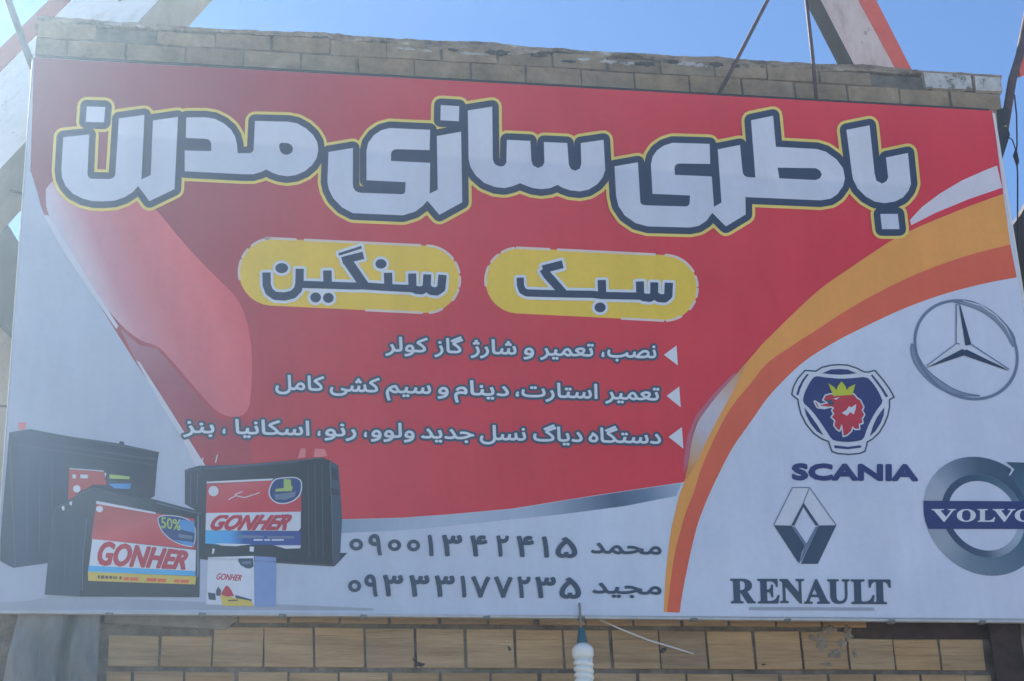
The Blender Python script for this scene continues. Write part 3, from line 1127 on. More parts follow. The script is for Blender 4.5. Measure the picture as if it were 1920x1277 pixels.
def phone(name, nx0, nx1, nb0, nb1, digits):
    t = Art()
    loops = fit_word(shape(name), nx0, nx1, nb0, nb1, 39, bold=1.2)
    t.loops('slate', 5, loops)
    for d, x0, x1, y0, y1 in digits:
        if d == '0':
            cx, cy, rx, ry = (x0 + x1) / 2, (y0 + y1) / 2, (x1 - x0) / 2, (y1 - y0) / 2
            t.add('slate', 5, disc((cx, cy), rx, ry, 28), holes=[disc((cx, cy), rx - 7.2, ry - 6.4, 20)])
        else:
            bold = 1.7 if d != '1' else 2.2
            t.loops('slate', 5, fit_glyph(FA[d], x0, x1, y0, y1, bold, drop=.7))
    return t.build('phone_text', sign)


phone('محمد', 1107, 1240, 1037, 1040, [('0', 655, 680.5, 1010.5, 1033), ('9', 690.5, 716, 1001.5, 1042), ('0', 727, 752, 1012, 1034), ('0', 763, 787.5, 1012.5, 1034.5),
      ('1', 801.5, 812.5, 1003, 1043), ('3', 828, 866.5, 1003, 1043.5), ('4', 881, 913.6, 1004, 1044), ('2', 930, 954, 1004, 1044.5),
      ('4', 968, 1001, 1005, 1045), ('1', 1015.5, 1029, 1006, 1046), ('5', 1041.5, 1082, 1007, 1046.5)])
phone('مجید', 1110, 1240, 1112, 1115, [('0', 652.5, 677, 1088, 1111), ('9', 683, 708, 1077, 1119), ('3', 717.5, 756, 1078, 1119), ('3', 767, 805, 1078.5, 1119.5),
      ('3', 814.5, 852.5, 1079, 1120), ('1', 863, 874, 1079.5, 1120.5), ('7', 883, 919, 1080.5, 1121), ('7', 926, 961, 1081, 1121.5),
      ('2', 969.5, 994.5, 1081, 1122), ('3', 1003, 1042, 1081.5, 1122), ('5', 1048.5, 1089, 1082.5, 1123)])

# --- three-pointed star emblem
S6 = lambda *p: T(1690, 550, 6.083, p)
a = Art()
c0 = S6((737, 642))[0]
pr = at(*c0)
R0 = .232
for off, r in (((0, 0), R0), ((5.2, -3.6), R0 * .985)):
    cc = (c0[0] + off[0], c0[1] + off[1])
a.plane('ringgrey', 3, c0, R0 + .0005, R0 - .0125)
# the thick crescents of the bevelled ring
for cres in (((520, 84), (640, 74), (780, 86), (900, 132), (1020, 198), (1130, 292), (1220, 392), (1285, 490), (1300, 560), (1272, 625), (1240, 560), (1185, 455), (1085, 335), (965, 240), (850, 178), (740, 142), (640, 116)),
             ((108, 560), (104, 680), (144, 800), (222, 915), (332, 1025), (450, 1104), (560, 1146), (700, 1172), (880, 1178), (900, 1170), (800, 1158), (700, 1136), (590, 1096), (470, 1020), (360, 940), (270, 855), (200, 745), (152, 625))):
    q = smooth(S6(*cres), 2)
    a.add('crescent', 2, q)
    a.add('ringgrey', 3.5, *stroke(q, 1.9, True))
a.add('label_white', 4, S6((700, 92), (900, 150), (1060, 255), (1180, 385), (1265, 540), (1275, 555), (1195, 385), (1070, 245), (910, 138), (700, 84)))
a.add('navy', 5, S6((652, 118), (672, 150), (795, 590), (725, 602)), S6((262, 862), (690, 640), (718, 655), (714, 712)), S6((1228, 892), (1160, 850), (742, 645), (716, 655), (716, 715)))
a.add('ringgrey', 4, *sum((stroke(S6(*q), 2.2) for q in (((622, 135), (622, 580)), ((622, 580), (285, 830)), ((800, 590), (1225, 870)), ((622, 575), (665, 585)), ((640, 130), (618, 135)))), []))
a.add('label_white', 3, S6((640, 120), (730, 600), (1220, 880), (716, 660), (270, 855), (622, 580)))
a.build('star_emblem', sign)

# --- shield emblem with the crowned beast's head
G = lambda *p: T(1470, 670, 6.386, p)
out = [(380, 170), (450, 125), (560, 98), (660, 92), (760, 98), (860, 130), (960, 180), (1010, 180), (1085, 160), (1180, 270), (1260, 380), (1315, 480), (1260, 510), (1260, 600),
       (1240, 700), (1200, 800), (1140, 900), (1060, 980), (990, 1020), (990, 1050), (965, 1130), (900, 1155), (770, 1166), (640, 1155), (570, 1130), (540, 1040), (530, 1010),
       (450, 980), (350, 910), (260, 800), (200, 680), (170, 560), (165, 510), (90, 450), (110, 360), (160, 260), (250, 160)]
o_ = G(*out)
a = Art().add('label_white', 2, o_).add('slate', 3, *stroke(o_, 2.8, True))
a.add('scania', 3, smooth(G((370, 225), (500, 245), (680, 262), (850, 250), (985, 235), (1060, 310), (1120, 400), (1160, 480), (1182, 540), (1110, 630), (1040, 750), (990, 860), (950, 990),
                            (860, 1010), (750, 1020), (640, 1010), (570, 990), (500, 880), (400, 730), (310, 620), (220, 545), (235, 450), (270, 370), (320, 280)), 1),
      G((450, 195), (560, 150), (660, 142), (760, 150), (870, 195), (760, 208), (660, 212), (570, 208)),
      G((240, 600), (300, 680), (400, 820), (470, 940), (390, 890), (310, 790), (260, 690)), G((1200, 600), (1190, 700), (1150, 800), (1090, 890), (1025, 950), (1060, 830), (1110, 720)),
      G((295, 205), (230, 300), (190, 390), (170, 460), (145, 450), (170, 360), (220, 270), (270, 205)), G((1050, 205), (1130, 300), (1200, 400), (1245, 475), (1215, 480), (1150, 370), (1090, 290), (1040, 225)),
      G((600, 1055), (760, 1075), (920, 1055), (920, 1085), (760, 1105), (600, 1090)))
sh = a.build('shield_emblem', sign)
head = G((365, 535), (430, 575), (500, 560), (552, 545), (470, 515), (495, 465), (560, 448), (610, 470), (700, 455), (830, 450), (870, 500), (905, 520), (945, 600), (925, 640), (955, 690),
         (925, 740), (935, 790), (890, 800), (895, 860), (850, 860), (815, 830), (800, 885), (750, 930), (710, 945), (700, 850), (685, 800), (660, 880), (630, 860), (600, 815), (612, 760),
         (570, 720), (600, 680), (575, 640), (600, 610), (560, 590), (480, 610), (400, 600))
a = Art().loops('label_white', 4, grow([head], 2.6)).add('griffin', 5, head)
a.add('label_white', 6, G((685, 670), (740, 640), (775, 590), (800, 605), (860, 565), (855, 620), (830, 690), (790, 660), (750, 705)), G((585, 500), (665, 480), (620, 515)),
      G((385, 545), (440, 585), (540, 600), (480, 612), (410, 600)))
a.add('slate', 6, G((480, 520), (560, 510), (600, 560), (560, 590), (520, 545)))
a.build('beast_head', sh)
Art().add('crown', 6, G((590, 470), (575, 440), (525, 315), (605, 370), (622, 400), (640, 350), (685, 292), (730, 350), (748, 400), (770, 365), (850, 325), (815, 455))).build('crown', sh)

w = fit_word('SCANIA', 1484, 1721, 898.5, 900.5, 39, bold=2.8)
Art().loops('scania', 4, w).build('emblem_lettering', sign)

# --- diamond emblem
R5 = lambda *p: T(1360, 900, 5.11, p)
a = Art()
a.add('slate', 3, R5((462, 436), (630, 440), (758, 635), (728, 700), (708, 800), (690, 785)), R5((895, 438), (1062, 436), (885, 806), (722, 806), (760, 720)))
a.add('ringgrey', 3, *sum((stroke(R5(*q), 1.9) for q in (((462, 432), (640, 76), (805, 76), (1058, 432)), ((800, 85), (745, 225)))), []))
a.add('slate', 4, R5((745, 218), (755, 260), (745, 262), (660, 440), (628, 440)), R5((745, 218), (895, 440), (862, 440), (748, 266)))
a.add('ringgrey', 2, R5((630, 445), (665, 450), (775, 610), (862, 450), (890, 448), (770, 690), (722, 790), (716, 770), (756, 640)))
a.add('label_white', 1, R5((462, 432), (640, 76), (805, 76), (1058, 432), (890, 440), (745, 218), (628, 440)))
a.build('diamond_emblem', sign)
bold_serif = {c: chr(0x1D400 + ord(c) - 65) for c in 'ABCDEFGHIJKLMNOPQRSTUVWXYZ'}
a = Art()
for ch, x0, x1 in (('R', 50, 290), ('E', 308, 520), ('N', 522, 760), ('A', 752, 1000), ('U', 980, 1195), ('L', 1205, 1430), ('T', 1375, 1588)):
    x0, x1 = 1360 + x0 / 5.11, 1360 + x1 / 5.11
    dy = (x0 - 1370) * .006
    a.loops('slate', 4 if ch != 'T' else 5, fit_glyph(bold_serif[ch], x0, x1, 1085.5 + dy, 1132 + dy, 1.2, lean=-1.5))
a.add('pale_shadow', 2, [(1404, 1138.5), (1638, 1139.5), (1640, 1145.5), (1403, 1144.5)])
a.build('emblem_lettering', sign)

# --- ring emblem with the blue bar
V5 = lambda *p: T(1720, 860, 5.805, p)
cen = (1843, 967)
pc = at(*cen)
RR = pc.x - at(1731, 960).x
a = Art()
a.plane('steel', 2, cen, RR, RR * .70).plane('steel_dark', 2, cen, RR * .699, RR * .585)
a.add('steel_arrow', 3, V5((960, 40), (1500, 55), (1500, 640), (1400, 520), (1160, 420), (1010, 190), (1055, 120)))
a.add('label_white', 4, *stroke(V5((985, 75), (1035, 125), (1000, 185)), 3.2))
bar = V5((62, 462), (1420, 470), (1430, 560), (1400, 770), (118, 768), (85, 690), (66, 600))
a.add('scania', 5, bar)
for ch, x0, x1 in (('V', 150, 415), ('O', 425, 632), ('L', 650, 842), ('V', 815, 1062), ('O', 1055, 1262)):
    q = V5((x0, 553), (x1, 692))
    a.loops('text', 6, fit_glyph(bold_serif[ch], q[0][0], q[1][0], q[0][1], q[1][1], .5))
a.build('ring_emblem', sign)


# --- pictures of three car batteries and a carton
def quadmap(q):
    (x0, y0), (x1, y1), (x2, y2), (x3, y3) = q      # tl tr br bl

    def f(u, v):
        return ((x0 * (1 - u) + x1 * u) * (1 - v) + (x3 * (1 - u) + x2 * u) * v, (y0 * (1 - u) + y1 * u) * (1 - v) + (y3 * (1 - u) + y2 * u) * v)
    return f


def quad_text(s, q, bold=0, shear=0, res=3):
    L = letters(s, res)
    a0, a1, c0, c1 = extent(L)
    f = quadmap(q)
    loops = [[f((x - a0) / (a1 - a0) * (1 - shear) + shear * (y - c0) / (c1 - c0), 1 - (y - c0) / (c1 - c0)) for x, y in l] for l in L]
    return grow(loops, bold) if bold else loops


H1 = lambda *p: T(0, 780, 3.45, p)
a = Art().add('black_side', 3, H1((60, 108), (150, 92), (200, 86), (330, 112), (480, 138), (770, 180), (775, 165), (800, 168), (806, 188), (1030, 235), (1018, 300), (1000, 520), (340, 900), (322, 952),
                                  (85, 984), (0, 940), (2, 800)))
a.add('black_soft', 4, H1((60, 110), (120, 150), (100, 560), (64, 975), (0, 940), (2, 800)))
a.add('coral', 4, H1((118, 46), (170, 44), (166, 86), (122, 92)))
a.add('black_soft', 4, H1((130, 165), (1010, 290), (1012, 278), (132, 150)))
a.add('gloss', 5, *stroke(H1((62, 112), (150, 96), (205, 90), (480, 142), (1028, 238)), .9), *stroke(H1((110, 190), (1000, 318)), .6), *stroke(H1((64, 200), (100, 970)), .8))
a.add('gloss', 5, *sum((stroke(H1((x, 250 + x * .13), (x - 6, 880)), .5) for x in (180, 260, 340)), []))
bt = a.build('battery_picture', sign)
a = Art().add('label_red', 5, H1((450, 345), (672, 362), (690, 450), (600, 446), (520, 500), (440, 550)))
a.add('label_white', 5, H1((450, 340), (672, 356), (671, 363), (450, 347)))
a.add('sky_blue', 5, H1((700, 440), (850, 440), (840, 475), (740, 470)))
a.add('label_white', 6, disc(H1((497, 474))[0], 7, 7), H1((470, 380), (492, 382), (490, 408), (468, 406)), H1((520, 380), (570, 384), (568, 408), (520, 406)), H1((676, 370), (690, 372), (680, 400)))
a.add('lime', 6, H1((708, 380), (840, 395), (838, 412), (708, 408)))
a.build('battery_label', bt)

H3 = lambda *p: T(310, 840, 5.32, p)
a = Art().add('black', 3, H3((195, 222), (330, 180), (800, 165), (1330, 118), (1560, 95), (1650, 130), (1725, 180), (1745, 420), (1762, 700), (1740, 1120), (1680, 1185), (1110, 1150), (430, 1120), (340, 1110), (330, 640), (195, 560)))
a.add('black_soft', 4, H3((195, 222), (330, 180), (800, 168), (1330, 128), (1330, 150), (800, 195), (215, 245)), H3((1640, 130), (1725, 182), (1745, 420), (1762, 700), (1740, 1120), (1680, 1180), (1660, 640)))
a.add('black_side', 3, H3((1745, 1050), (1815, 1050), (1690, 1180), (1670, 1150)))
a.add('label_white', 4, *(stroke(H3((375, 100), (362, 160)), 2) + stroke(H3((520, 70), (500, 150)), 2)))
a.add('ringgrey', 5, *sum((stroke(H3((x, 255), (x - 4, 560)), 1.2) for x in (255, 320)), []))
a.add('coral', 4, H3((1320, 108), (1350, 5), (1400, 10), (1395, 95)), H3((1480, 92), (1490, 10), (1590, 15), (1612, 80), (1570, 92)))
a.add('gloss', 5, *stroke(H3((205, 230), (800, 178), (1330, 128), (1560, 104)), 1.0), *stroke(H3((1640, 140), (1660, 640), (1672, 1170)), 1.1), *stroke(H3((345, 1100), (1110, 1140), (1670, 1172)), .8))
a.add('gloss', 5, *sum((stroke(H3((x, 170), (x + 14, 1100)), .6) for x in (1420, 1490, 1560)), []))
a.add('black_side', 5, H3((1655, 190), (1715, 220), (1722, 330), (1665, 320)), H3((1650, 400), (1730, 420), (1735, 480), (1655, 470)))
b3 = a.build('battery_picture', sign)
q = H3((412, 345), (1352, 305), (1352, 1000), (395, 955))
a = Art().add('label_red', 5, H3((412, 362), (1052, 330), (1352, 318), (1356, 640), (405, 652)))
a.add('label_white', 6, H3((410, 340), (1080, 308), (1060, 328), (412, 358)), H3((405, 652), (1350, 640), (1350, 800), (1330, 832), (400, 826)))
a.add('label_blue', 6, H3((400, 828), (1350, 838), (1350, 960), (1345, 1005), (1200, 1010), (1060, 970), (560, 975), (398, 955)))
a.add('label_white', 7, disc(H3((480, 435))[0], 9.5, 9.5), H3((500, 955), (860, 965), (700, 985), (560, 980)), H3((1080, 975), (1350, 975), (1345, 1005), (1200, 1010)))
drop = smooth(H3((1080, 330), (1140, 310), (1352, 300), (1352, 450), (1290, 520), (1200, 555), (1110, 550), (1050, 500), (1035, 430)), 2)
a.loops('label_white', 6, grow([drop], 2.2)).add('drop', 7, drop)
a.add('lime', 8, H3((1180, 315), (1250, 320), (1255, 380), (1270, 395), (1260, 435), (1095, 440), (1100, 415), (1180, 405)))
a.add('ringgrey', 8, H3((1085, 470), (1300, 440), (1290, 490), (1200, 520), (1100, 520)))
a.loops('crimson', 8, quad_text('GONHER', H3((425, 676), (1300, 676), (1280, 818), (430, 818)), 1.9, .10))
a.add('label_white', 7, *stroke(H3((630, 520), (700, 480), (790, 500), (940, 450)), 1.6), *stroke(H3((690, 470), (770, 440)), 1.5))
a.add('ringgrey', 7, H3((720, 872), (985, 880), (985, 905), (720, 900)), H3((1015, 885), (1285, 882), (1285, 908), (1015, 906)))
a.add('label_white', 5, H3((470, 1005), (495, 1010), (480, 1060), (465, 1060)), H3((840, 985), (885, 990), (880, 1040), (840, 1035)))
a.add('label_white', 9, *[H3((x, 668), (x + w_, 666), (x + w_, 674), (x, 676)) for x, w_ in ((545, 90), (660, 120), (800, 160), (980, 180))])
a.add('label_white', 8, *[H3((x, 915), (x + w_, 915), (x + w_, 930), (x, 930)) for x, w_ in ((880, 90), (985, 60), (1060, 120))])
a.build('battery_label', b3)

H2 = lambda *p: T(80, 910, 5.803, p)
a = Art().add('black_front', 5, H2((75, 850), (90, 500), (130, 260), (270, 190), (350, 120), (420, 60), (540, 30), (700, 40), (1240, 170), (1740, 300), (1715, 560), (1705, 1222), (420, 1215), (20, 1190)))
a.add('black_soft', 6, H2((540, 30), (700, 40), (1240, 165), (1740, 298), (1735, 318), (1240, 190), (700, 70), (540, 60)), H2((90, 500), (135, 255), (480, 350), (440, 800), (400, 1210), (22, 1188)))
a.add('label_white', 6, H2((205, 240), (235, 225), (240, 275), (215, 280)), H2((290, 190), (320, 175), (318, 220), (295, 220)))
a.add('ringgrey', 6, *stroke(H2((480, 370), (440, 800), (430, 1150)), 1.2), *stroke(H2((1690, 330), (1690, 860), (1685, 1000)), 3), *stroke(H2((1240, 195), (1720, 315)), 3))
a.add('gloss', 6, *stroke(H2((350, 122), (545, 36), (700, 46), (1240, 176)), 1.2), *stroke(H2((25, 1192), (420, 1215), (1700, 1220)), .9), *stroke(H2((100, 480), (140, 250), (275, 185)), .8))
a.add('gloss', 6, *sum((stroke(H2((x, 420), (x - 30, 1180)), .5) for x in (180, 260, 340)), []))
b2 = a.build('battery_picture', sign)
a = Art().add('label_red', 7, H2((585, 190), (1240, 310), (1650, 370), (1662, 700), (530, 590)))
a.add('label_white', 8, H2((585, 175), (1230, 300), (1225, 318), (580, 205)), H2((540, 590), (1668, 710), (1662, 940), (505, 880)))
sw = smooth(H2((1250, 320), (1655, 375), (1655, 670), (1560, 660), (1440, 620), (1340, 550), (1270, 450)), 2)
a.loops('label_white', 8, grow([sw], 1.8)).add('drop', 9, sw).add('sky_blue', 10, H2((1430, 600), (1635, 625), (1650, 668), (1560, 660)), H2((1480, 375), (1650, 400), (1650, 525), (1480, 480)))
a.loops('lime', 11, quad_text('50%', H2((1290, 350), (1500, 385), (1500, 500), (1290, 470)), .4))
a.add('ringgrey', 11, H2((1480, 535), (1635, 560), (1625, 595), (1480, 575)))
a.loops('crimson', 9, quad_text('GONHER', H2((590, 615), (1622, 735), (1590, 918), (585, 866)), 2.3, .05))
a.add('label_blue', 8, H2((500, 880), (1662, 942), (1660, 990), (495, 945)))
a.add('label_yellow', 8, H2((492, 945), (1668, 995), (1660, 1085), (495, 1045)))
a.add('brown', 9, *[H2((x, 985 + (x - 600) * .045), (x + w_, 987 + (x - 600) * .045), (x + w_, 1020 + (x - 600) * .045), (x, 1018 + (x - 600) * .045)) for x, w_ in ((600, 22), (632, 40), (682, 30), (722, 36), (768, 14), (790, 18), (835, 26))])
a.add('orange', 9, *[H2((x, 992 + (x - 600) * .045), (x + w_, 993 + (x - 600) * .045), (x + w_, 1030 + (x - 600) * .045), (x, 1028 + (x - 600) * .045)) for x, w_ in ((880, 60), (950, 90), (1130, 110), (1250, 90), (1430, 60), (1500, 90))])
a.add('label_white', 9, disc(H2((620, 265))[0], 6.5, 6))
a.build('battery_label', b2)

HB = lambda *p: T(370, 1020, 9.82, p)
a = Art().add('label_white', 5, HB((195, 250), (1040, 225), (1050, 1150), (160, 1120))).add('carton_side', 5, HB((1050, 230), (1450, 255), (1440, 1160), (1052, 1155)))
a.add('slate', 6, HB((750, 275), (1025, 270), (1035, 420), (980, 460), (900, 455), (800, 400), (755, 330)))
a.add('ringgrey', 7, HB((820, 335), (990, 330), (985, 370), (830, 380)))
a.loops('crimson', 6, quad_text('GONHER', HB((345, 545), (840, 580), (825, 690), (340, 660)), .35, .06))
a.add('slate', 6, HB((195, 900), (330, 920), (340, 1040), (210, 1030)), HB((340, 880), (380, 790), (440, 860), (420, 960), (350, 960)), HB((700, 945), (1000, 1030), (1000, 1060), (700, 1000)))
a.add('crimson', 6, HB((520, 780), (560, 775), (620, 850), (680, 970), (520, 975), (430, 930)))
a.add('label_yellow', 6, HB((420, 940), (700, 1000), (1000, 1060), (1040, 1150), (460, 1145)))
a.add('brown', 7, HB((560, 1040), (740, 1030), (740, 1055), (570, 1065)))
a.build('carton_picture', sign)
# grey table-top shadow printed under the pictures
Art().add('pale_shadow', 1, [(-10, 1131), (60, 1126), (96, 1117), (400, 1130), (520, 1133), (700, 1141), (700, 1145), (-11, 1143)]).build('printed_table_shadow', sign)

# ------------------------------------------------------------------ painted girders above
m_paint = rough_mat('weathered_white_paint', [(.3, (.62, .56, .50)), (.45, (.80, .77, .74)), (.7, (.88, .86, .84))], scale=3, rough=.7, bump_s=.5, stains=(7, .62, (.36, .28, .22)), stretch=(2, 2, .7))
m_paint.node_tree.nodes['Principled BSDF'].inputs['Specular IOR Level'].default_value = 0
m_paint2 = rough_mat('pinkish_worn_paint', [(.3, (.42, .33, .29)), (.5, (.62, .50, .48)), (.7, (.70, .62, .58))], scale=4, rough=.7, bump_s=.5, stains=(9, .60, (.30, .22, .20)), stretch=(2, 2, .7))
m_redp = rough_mat('faded_red_paint', [(.3, (.60, .09, .06)), (.7, (.74, .14, .09))], scale=6, rough=.6, bump_s=.3)
m_under = rough_mat('shade_tone_side', [(.3, (.22, .20, .17)), (.7, (.38, .35, .30))], scale=5, bump_s=.6, stretch=(1, 1, .4))  # darker tone paints the shade on the girder's inner side


m_shade = rough_mat('deep_shade_side', [(.3, (.018, .016, .014)), (.7, (.04, .035, .03))], scale=5, bump_s=.6, stretch=(1, 1, .4))  # near-black tone holds the shade of the right girder's side
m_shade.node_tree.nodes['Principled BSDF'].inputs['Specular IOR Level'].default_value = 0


def girder(label, tl, tr, bl, br, dl, dr, redfrac, mats, thick, side=None, red=None):
    """slanting box girder: pixel corners of its face, depth of its outer and inner edge, share of the face painted red"""
    P = lambda q, d: at(q[0], q[1], d)
    a0, a1, b0, b1 = (P(q, d) for q, d in ((tl, dl[0]), (tr, dl[1]), (bl, dr[0]), (br, dr[1])))
    pn = (a1 - a0).cross(b1 - a0)
    ray = at(bl[0], bl[1], 1.0) - CAM
    b0 = CAM + ray * ((a0 - CAM).dot(pn) / ray.dot(pn))
    g = empty('painted_girder', (b0 + b1) / 2)
    tag(g, label, 'girder', 'painted girders rising behind the wall')
    wv = (a1 - a0).normalized()
    lv = (b0 - a0).normalized()
    nrm = wv.cross(lv).normalized()
    if nrm.y < 0: nrm = -nrm
    back = nrm * thick
    bm = bmesh.new()
    prism(bm, [a0, b0, b1, a1], back)
    obj('beam_body', bm, [mats[0]], g)
    bm = bmesh.new()
    out = -nrm * .004
    if redfrac[0] >= 0:
        A = a0.lerp(a1, redfrac[0]); Bm = b0.lerp(b1, redfrac[1])
        prism(bm, [a0 + out, b0 + out, Bm + out, A + out], nrm * .0035)
    else:
        A = a1.lerp(a0, -redfrac[0]); Bm = b1.lerp(b0, -redfrac[1])
        prism(bm, [a1 + out, b1 + out, Bm + out, A + out], nrm * .0035)
    obj('red_stripe', bm, red or m_redp, g)
    # inner side: thin panel with its shade put into a darker colour
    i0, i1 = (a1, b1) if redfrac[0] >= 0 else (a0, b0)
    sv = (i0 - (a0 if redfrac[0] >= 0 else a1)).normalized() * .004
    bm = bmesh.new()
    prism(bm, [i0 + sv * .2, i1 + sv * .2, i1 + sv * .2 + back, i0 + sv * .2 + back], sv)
    obj('shade_panel', bm, side or m_under, g)
    return g


m_redp2 = rough_mat('dull_red_paint', [(.3, (.30, .03, .025)), (.7, (.40, .05, .04))], scale=6, rough=.8, bump_s=.3)
m_redp2.node_tree.nodes['Principled BSDF'].inputs['Specular IOR Level'].default_value = 0
girder('wide white girder with red edge sloping down behind the left end of the wall', (169, -74), (367, -74), (-330, 415), (-130, 455), (1.05, .55), (.70, .20), (.20, .24), [m_paint], .20, None, m_redp2)
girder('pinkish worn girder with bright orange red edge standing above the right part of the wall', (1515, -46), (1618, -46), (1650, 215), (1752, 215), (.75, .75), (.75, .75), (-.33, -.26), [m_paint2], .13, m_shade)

# ------------------------------------------------------------------ rods, pipes and wires
m_rod = rough_mat('rusty_rod', [(.3, (.05, .035, .04)), (.7, (.12, .075, .075))], scale=20, rough=.7, bump_s=.3)
m_pipe = rough_mat('dark_pipe_paint', [(.3, (.05, .055, .075)), (.7, (.09, .095, .12))], scale=10, rough=.55, bump_s=.2)
m_wire = rough_mat('black_cable', [(.3, (.012, .013, .02)), (.7, (.03, .03, .04))], scale=10, rough=.5, bump_s=.1)


def line_thing(name, label, cat, pts, r, mat, group=None, seg=8):
    bm = bmesh.new()
    tube(bm, pts, r, seg)
    return tag(obj(name, bm, mat), label, cat, group)


line_thing('steel_rod', 'thin rusty steel rod slanting up to the right from the top of the sign', 'rod', [at(1346, 180, .03), at(1392, 92, .02), at(1462, -44, .04)], .0085, m_rod, 'rods holding the sign from above')
line_thing('steel_rod', 'thin rusty steel rod rising nearly upright to the girder', 'rod', [at(1531, 190, .03), at(1523, 100, .02), at(1507, -44, .04)], .0085, m_rod, 'rods holding the sign from above')
line_thing('steel_pipe', 'dark blue grey pipe slanting past the top left corner of the wall', 'pipe', [at(-4, -44, .03), at(15, 0, .03), at(62, 128, .06)], .0155, m_pipe)

pr_ = empty('rusty_strut', at(1880, 250, .16))
tag(pr_, 'rusty strut with red bracket plate rising beside the right end of the wall', 'strut')
bm = bmesh.new()
tube(bm, [at(1882, 248, .14), at(1898, 150, .14), at(1912, 105, .14), at(1940, -40, .14)], .020, 10)
obj('strut_pipe', bm, m_rod, pr_)
bm = bmesh.new()
prism(bm, [at(1909, 112, .13), at(1930, 70, .13), at(1940, 130, .13), at(1913, 142, .13)], (0, .02, 0))
obj('bracket_plate', bm, m_redp, pr_)
bm = bmesh.new()
prism(bm, [at(1869, 206, .10), at(1889, 200, .10), at(1890, 240, .10), at(1894, 252, .10), at(1879, 300, .10), at(1872, 262, .10)], (0, .05, 0))
obj('corner_bracket', bm, m_dark, pr_)

line_thing('hanging_wire', 'thin dark wire hanging down along the right edge of the sign', 'wire', [at(1902, 178, .1), at(1906, 215, .1), at(1907, 270, .1), at(1905, 290, .1), at(1908, 325, .1), at(1908, 520, .1), at(1911, 760, .1), at(1913, 1300, .1)], .0035, m_wire)
bm = bmesh.new()
tube(bm, [at(1905, 280, .1), at(1904, 292, .1), at(1907, 303, .1), at(1907, 312, .1)], [.004, .012, .010, .003], 8)
tube(bm, [at(1889, 256, .1), at(1898, 262, .1), at(1905, 282, .1)], .003, 6)
tag(obj('wire_splice', bm, m_wire), 'taped splice joining two wires beside the right corner of the sign', 'splice')
line_thing('roof_cable', 'short dark cable crossing the sky left of the sign', 'cable', [at(-60, 338, .4), at(0, 351, .4), at(46, 365, .3), at(90, 372, .25)], .006, m_wire)
line_thing('loose_wire', 'thin pale wire slanting across the blocks under the sign', 'wire', [at(1113, 1156, .055), at(1160, 1178, .06), at(1215, 1200, .07), at(1262, 1214, .08), at(1300, 1226, .094)], .0032, m_strip)

# ------------------------------------------------------------------ hanging spiral lamp
m_teal, nt_, b_p = new_mat('teal_plastic')
b_p.inputs['Base Color'].default_value = (.02, .11, .15, 1)
b_p.inputs['Roughness'].default_value = .4
m_bulb, nt_, b_p = new_mat('white_lamp_glass')
b_p.inputs['Base Color'].default_value = (.80, .84, .82, 1)
b_p.inputs['Roughness'].default_value = .3
LY = -.02
top, sk0, sk1, bd0, bd1 = (at(1091, y, LY).z for y in (1150, 1178, 1207, 1206, 1232))
cx = at(1091.5, 1200, LY).x
lamp = empty('spiral_lamp', (cx, LY, sk0))
tag(lamp, 'white spiral energy saving bulb hanging in a teal socket under the sign', 'lamp')
bm = bmesh.new()
tube(bm, [(cx - .003, LY, top + .04), (cx - .002, LY, sk0 - .004)], .0045, 8)
obj('cord', bm, m_ledge, lamp)
bm = bmesh.new()
lathe(bm, (cx, LY), [(.009, sk0), (.013, sk0 - .004), (.017, sk0 - .03), (.0205, sk1 + .006), (.021, sk1 - .004)])
obj('socket', bm, m_teal, lamp)
bm = bmesh.new()
lathe(bm, (cx, LY), [(.018, sk1 + .001), (.027, sk1 - .006), (.038, sk1 - .016), (.041, sk1 - .024), (.041, bd1 + .004), (.036, bd1 - .004), (.030, bd1 - .008)], 28)
obj('ballast', bm, m_bulb, lamp)
bm = bmesh.new()
pts = []
for k in range(0, 24 * 7 + 1):
    t = k / 24
    pts.append((cx + (.0265 + .001 * math.sin(t)) * math.cos(2 * PI * t), LY + .0265 * math.sin(2 * PI * t), bd1 - .010 - t * .0235))
tube(bm, pts, .0112, 12)
obj('spiral_tube', bm, m_bulb, lamp)
bm = bmesh.new()
lathe(bm, (cx, LY), [(.029, bd1 - .004), (.029, bd1 - .012 - 7 * .0235)], 16)
obj('inner_tube', bm, m_bulb, lamp)

# ------------------------------------------------------------------ neighbours behind
m_nwall = rough_mat('pale_block_wall', [(.3, (.36, .34, .31)), (.7, (.52, .50, .46))], scale=4, bump_s=.7, island=[(0, (.85, .85, .86)), (1, (1, .98, .95))])
m_sheet = rough_mat('dark_sheet_metal', [(.3, (.07, .085, .11)), (.7, (.13, .15, .185))], scale=3, rough=.6, bump_s=.4, stretch=(1, 1, .4))
m_brown = rough_mat('brown_sheet_metal', [(.3, (.030, .022, .020)), (.6, (.06, .045, .04)), (.8, (.10, .08, .075))], scale=4, rough=.7, bump_s=.5, stretch=(2, 1, .6))
nb = empty('neighbour_house', (at(0, 900, 1.1).x - 1.2, 1.1, 0))
tag(nb, 'pale block house with a dark sloping eave beside the left edge of the sign', 'house')
bm = bmesh.new()
NY = 1.1
xr_ = at(75, 900, NY).x
z = at(10, 640, NY).z + .0
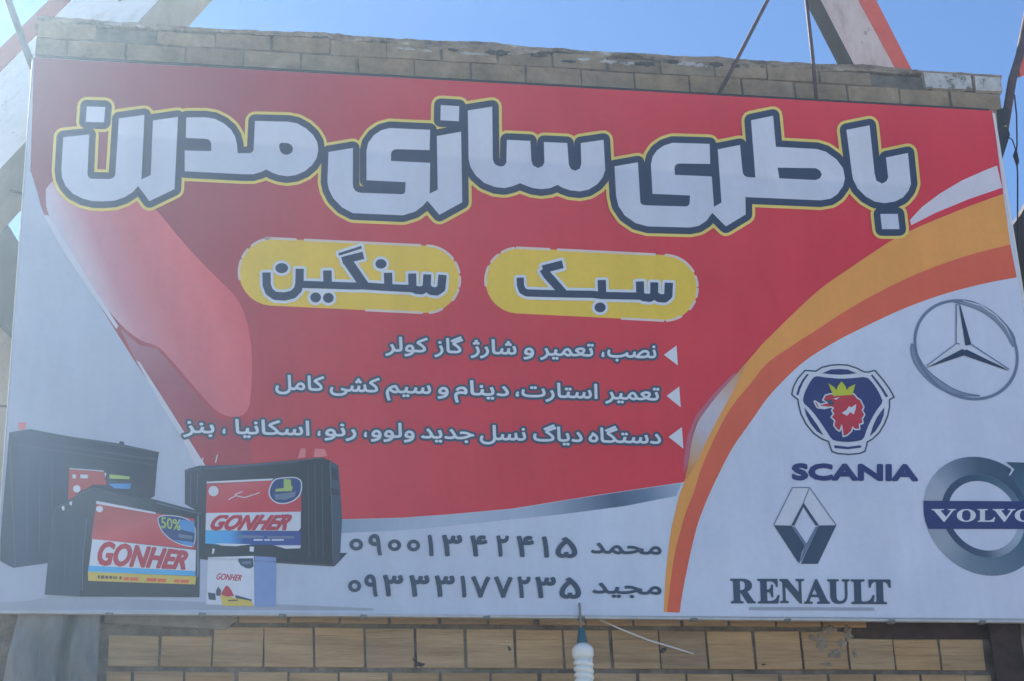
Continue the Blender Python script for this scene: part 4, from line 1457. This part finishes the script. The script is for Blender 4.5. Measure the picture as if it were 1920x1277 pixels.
ztop = at(10, 585, NY).z
rows = 0
zz = ztop
while zz > 0:
    h = .46
    x = xr_ - (0 if rows % 2 else .3)
    if rows % 2 and True:
        pass
    while x > xr_ - 3.2:
        box(bm, x - .595, x, NY + random.uniform(-.004, .004), NY + .2, max(zz - h + .012, 0), zz, .002, bevel=.004)
        x -= .605
    if rows % 2 == 0: box(bm, xr_ - .295, xr_, NY, NY + .2, max(zz - h + .012, 0), zz, .002, bevel=.004)
    zz -= h
    rows += 1
obj('block_wall', bm, m_nwall, nb)
bm = bmesh.new()
prism(bm, [at(-330, -60, 1.0), at(0, 396, 1.0), at(42, 466, 1.0), at(62, 500, 1.0), at(62, 645, 1.0), at(28, 628, 1.0), at(0, 598, 1.0), at(-330, 420, 1.0)], (0, .35, 0))
obj('sloping_eave', bm, m_sheet, nb)

bm = bmesh.new()
prism(bm, [at(1885, 446, .75), at(1895, 428, .75), at(1912, 405, .75), at(1926, 382, .75), at(2000, 250, .75), at(2300, 160, .75), at(2300, 1300, .75), at(1900, 1300, .75)], (0, .12, 0))
for k in range(9):
    px = 1900 + 26 * k
    tube(bm, [at(px + 3, 470 - k * 22, .742), at(px + 70, 1290, .742)], .012, 6)
tag(obj('metal_fence', bm, m_brown), 'dark brown sheet metal screen seen past the right edge of the sign', 'screen')

# ------------------------------------------------------------------ added scattering volume: imitates lens glare veiling the left side
m_glare = bpy.data.materials.new('lens_glare_air')
m_glare.use_nodes = True
nt = m_glare.node_tree
nt.nodes.clear()
mo = node(nt, 'ShaderNodeOutputMaterial')
pv = node(nt, 'ShaderNodeVolumePrincipled')
pv.inputs['Color'].default_value = (.60, .81, 1, 1)
pv.inputs['Density'].default_value = .0082
pv.inputs['Anisotropy'].default_value = .85
nt.links.new(pv.outputs[0], mo.inputs['Volume'])
bm = bmesh.new()
box(bm, -95, 95, -95, 95, -1, 7.25)
bmesh.ops.recalc_face_normals(bm, faces=bm.faces)
tag(obj('glare_haze', bm, m_glare), kind='stuff')
